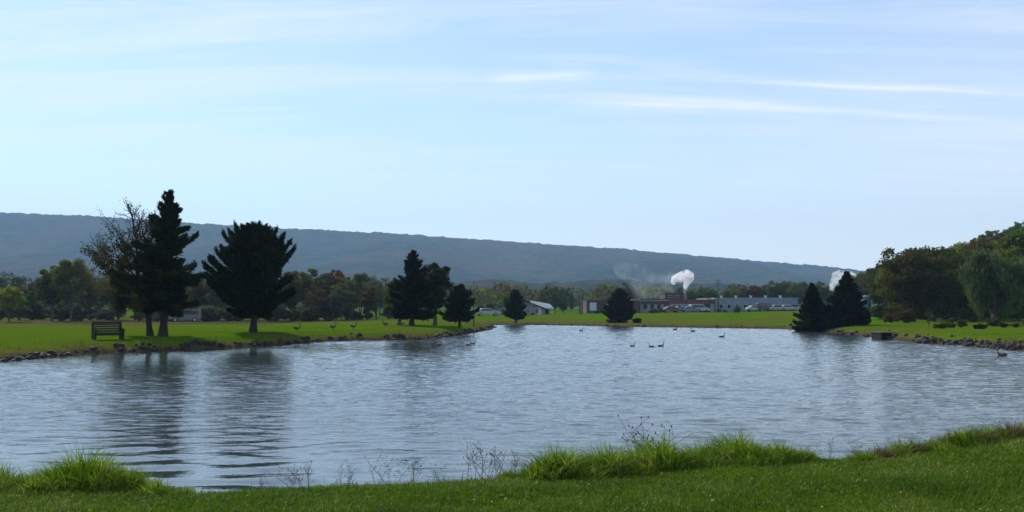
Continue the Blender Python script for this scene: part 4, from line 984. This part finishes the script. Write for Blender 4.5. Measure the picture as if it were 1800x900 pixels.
# ------------------------------------------------------------------ haze
hb = MB(); hb.box((100, 2150, 215), (7400, 5100, 470)); 
m = bpy.data.materials.new('haze'); m.use_nodes = True; nt = m.node_tree; nt.nodes.remove(nt.nodes['Principled BSDF'])
v = nt.nodes.new('ShaderNodeVolumePrincipled'); v.inputs['Color'].default_value = (.46, .71, 1.0, 1); v.inputs['Density'].default_value = .00016; v.inputs['Anisotropy'].default_value = 0.0
nt.links.new(v.outputs[0], nt.nodes['Material Output'].inputs['Volume'])
hz = hb.build('haze', m); tag(hz, 'pale blue air haze over the whole valley', 'haze', kind='stuff')

# ------------------------------------------------------------------ sun, sky
AZ, EL = R(-38), R(35)
sd = Vector((math.sin(AZ) * math.cos(EL), math.cos(AZ) * math.cos(EL), math.sin(EL)))
sl = bpy.data.lights.new('sun', 'SUN'); sl.energy = 3.0; sl.angle = R(.53); sl.color = (1, .95, .86)
so = bpy.data.objects.new('sun', sl); COL.objects.link(so); so.rotation_euler = sd.to_track_quat('Z', 'Y').to_euler()
wd = bpy.data.worlds.new('World'); sc.world = wd; wd.use_nodes = True; nt = wd.node_tree
bg = nt.nodes['Background']
sky = nt.nodes.new('ShaderNodeTexSky'); sky.sky_type = 'NISHITA'; sky.sun_disc = False; sky.sun_elevation = EL; sky.sun_rotation = AZ
sky.air_density = 1.0; sky.dust_density = .12; sky.ozone_density = 2.0; sky.altitude = 200
tc = nt.nodes.new('ShaderNodeTexCoord'); sep = nt.nodes.new('ShaderNodeSeparateXYZ'); nt.links.new(tc.outputs['Generated'], sep.inputs[0])
zc = math_(nt, 'ADD', math_(nt, 'MAXIMUM', sep.outputs[2], 0.0), .06)
cmb = nt.nodes.new('ShaderNodeCombineXYZ'); nt.links.new(math_(nt, 'DIVIDE', sep.outputs[0], zc), cmb.inputs[0]); nt.links.new(math_(nt, 'DIVIDE', sep.outputs[1], zc), cmb.inputs[1])
def sn(scale, det, st, off, rough=.6, dist=0, rz=0):
    mp = nt.nodes.new('ShaderNodeMapping'); mp.inputs['Scale'].default_value = st; mp.inputs['Location'].default_value = off; mp.inputs['Rotation'].default_value = (0, 0, rz); nt.links.new(cmb.outputs[0], mp.inputs[0])
    n = nt.nodes.new('ShaderNodeTexNoise'); n.inputs['Scale'].default_value = scale; n.inputs['Detail'].default_value = det; n.inputs['Roughness'].default_value = rough; n.inputs['Distortion'].default_value = dist; nt.links.new(mp.outputs[0], n.inputs['Vector']); return n.outputs[0]
veil = ramp(nt, sn(.32, 4, (1, .8, 1), (3.1, 1.2, 0)), [(.36, (0, 0, 0)), (.72, (1, 1, 1))])
wisp = ramp(nt, sn(1.25, 8, (.45, 2.3, 1), (5.0, 2.6, 0), .66, .8, R(14)), [(.44, (0, 0, 0)), (.74, (1, 1, 1))])
cov = math_(nt, 'ADD', math_(nt, 'MULTIPLY', veil, .34), math_(nt, 'MULTIPLY', wisp, .50), True)
# old contrails: thin bands on great circles
def dirv(px, py): x, y, z = P(px, py, 100); return Vector((x, y, z - CZ)).normalized()
cov_t = cov
for (a, b_, w_, amt) in [((1300, 141), (1900, 171),   .0024, .62), ((1000, 160), (1900, 226), .0026, .45), ((1000, 178), (1480, 197), .0024, .5), ((850, 140), (1050, 126), .004, .5)]:
    A_, B_ = dirv(*a), dirv(*b_); nn = A_.cross(B_).normalized(); mid = (A_ + B_).normalized(); al = (B_ - A_).normalized(); half = (B_ - A_).length / 2
    dn = nt.nodes.new('ShaderNodeVectorMath'); dn.operation = 'DOT_PRODUCT'; nt.links.new(tc.outputs['Generated'], dn.inputs[0]); dn.inputs[1].default_value = nn
    da = nt.nodes.new('ShaderNodeVectorMath'); da.operation = 'DOT_PRODUCT'; nt.links.new(tc.outputs['Generated'], da.inputs[0]); da.inputs[1].default_value = al
    wob = math_(nt, 'MULTIPLY', math_(nt, 'SUBTRACT', sn(1.2, 4, (1, 1, 1), (9, 9, 0)), .5), .010)
    d_ = math_(nt, 'DIVIDE', math_(nt, 'ABSOLUTE', math_(nt, 'ADD', dn.outputs['Value'], wob)), w_)
    prf = math_(nt, 'DIVIDE', 1.0, math_(nt, 'ADD', 1.0, math_(nt, 'MULTIPLY', d_, d_)))
    e_ = math_(nt, 'SUBTRACT', 1.0, math_(nt, 'DIVIDE', math_(nt, 'ABSOLUTE', da.outputs['Value']), half * 1.05), True)
    e_ = math_(nt, 'MULTIPLY', e_, 2.0, True)
    br = math_(nt, 'ADD', .45, sn(2.2, 4, (1, 1, 1), (2, 4, 0)))
    front = math_(nt, 'GREATER_THAN', sep.outputs[1], 0.0)
    k_ = math_(nt, 'MULTIPLY', math_(nt, 'MULTIPLY', math_(nt, 'MULTIPLY', prf, e_), br), math_(nt, 'MULTIPLY', front, amt))
    cov_t = math_(nt, 'ADD', cov_t, k_, True)
skc = mixc(nt, 1.0, sky.outputs[0], (.80, .92, 1.03), 'MULTIPLY')
az_ = math_(nt, 'ADD', .78, math_(nt, 'MULTIPLY', sep.outputs[0], .55), True)
low_ = math_(nt, 'MULTIPLY', math_(nt, 'POWER', 2.718, math_(nt, 'MULTIPLY', math_(nt, 'MAXIMUM', sep.outputs[2], 0.0), -5.0)), az_, True)
cov_t = math_(nt, 'SUBTRACT', 1.0, math_(nt, 'MULTIPLY', math_(nt, 'SUBTRACT', 1.0, cov_t, True), math_(nt, 'SUBTRACT', 1.0, low_, True)), True)
col = mixc(nt, cov_t, skc, (6.3, 6.5, 6.65))
nt.links.new(col, bg.inputs[0]); bg.inputs[1].default_value = .102

# ------------------------------------------------------------------ render settings
sc.view_settings.view_transform = 'Standard'; sc.view_settings.look = 'None'; sc.view_settings.gamma = 1; sc.view_settings.exposure = .74
sc.view_settings.use_curve_mapping = False
cy = sc.cycles
cy.use_denoising = True; cy.max_bounces = 6; cy.diffuse_bounces = 3; cy.glossy_bounces = 3; cy.transmission_bounces = 4; cy.volume_bounces = 3; cy.transparent_max_bounces = 8
cy.sample_clamp_indirect = 6; cy.caustics_reflective = False; cy.caustics_refractive = False
cy.volume_max_steps = 128
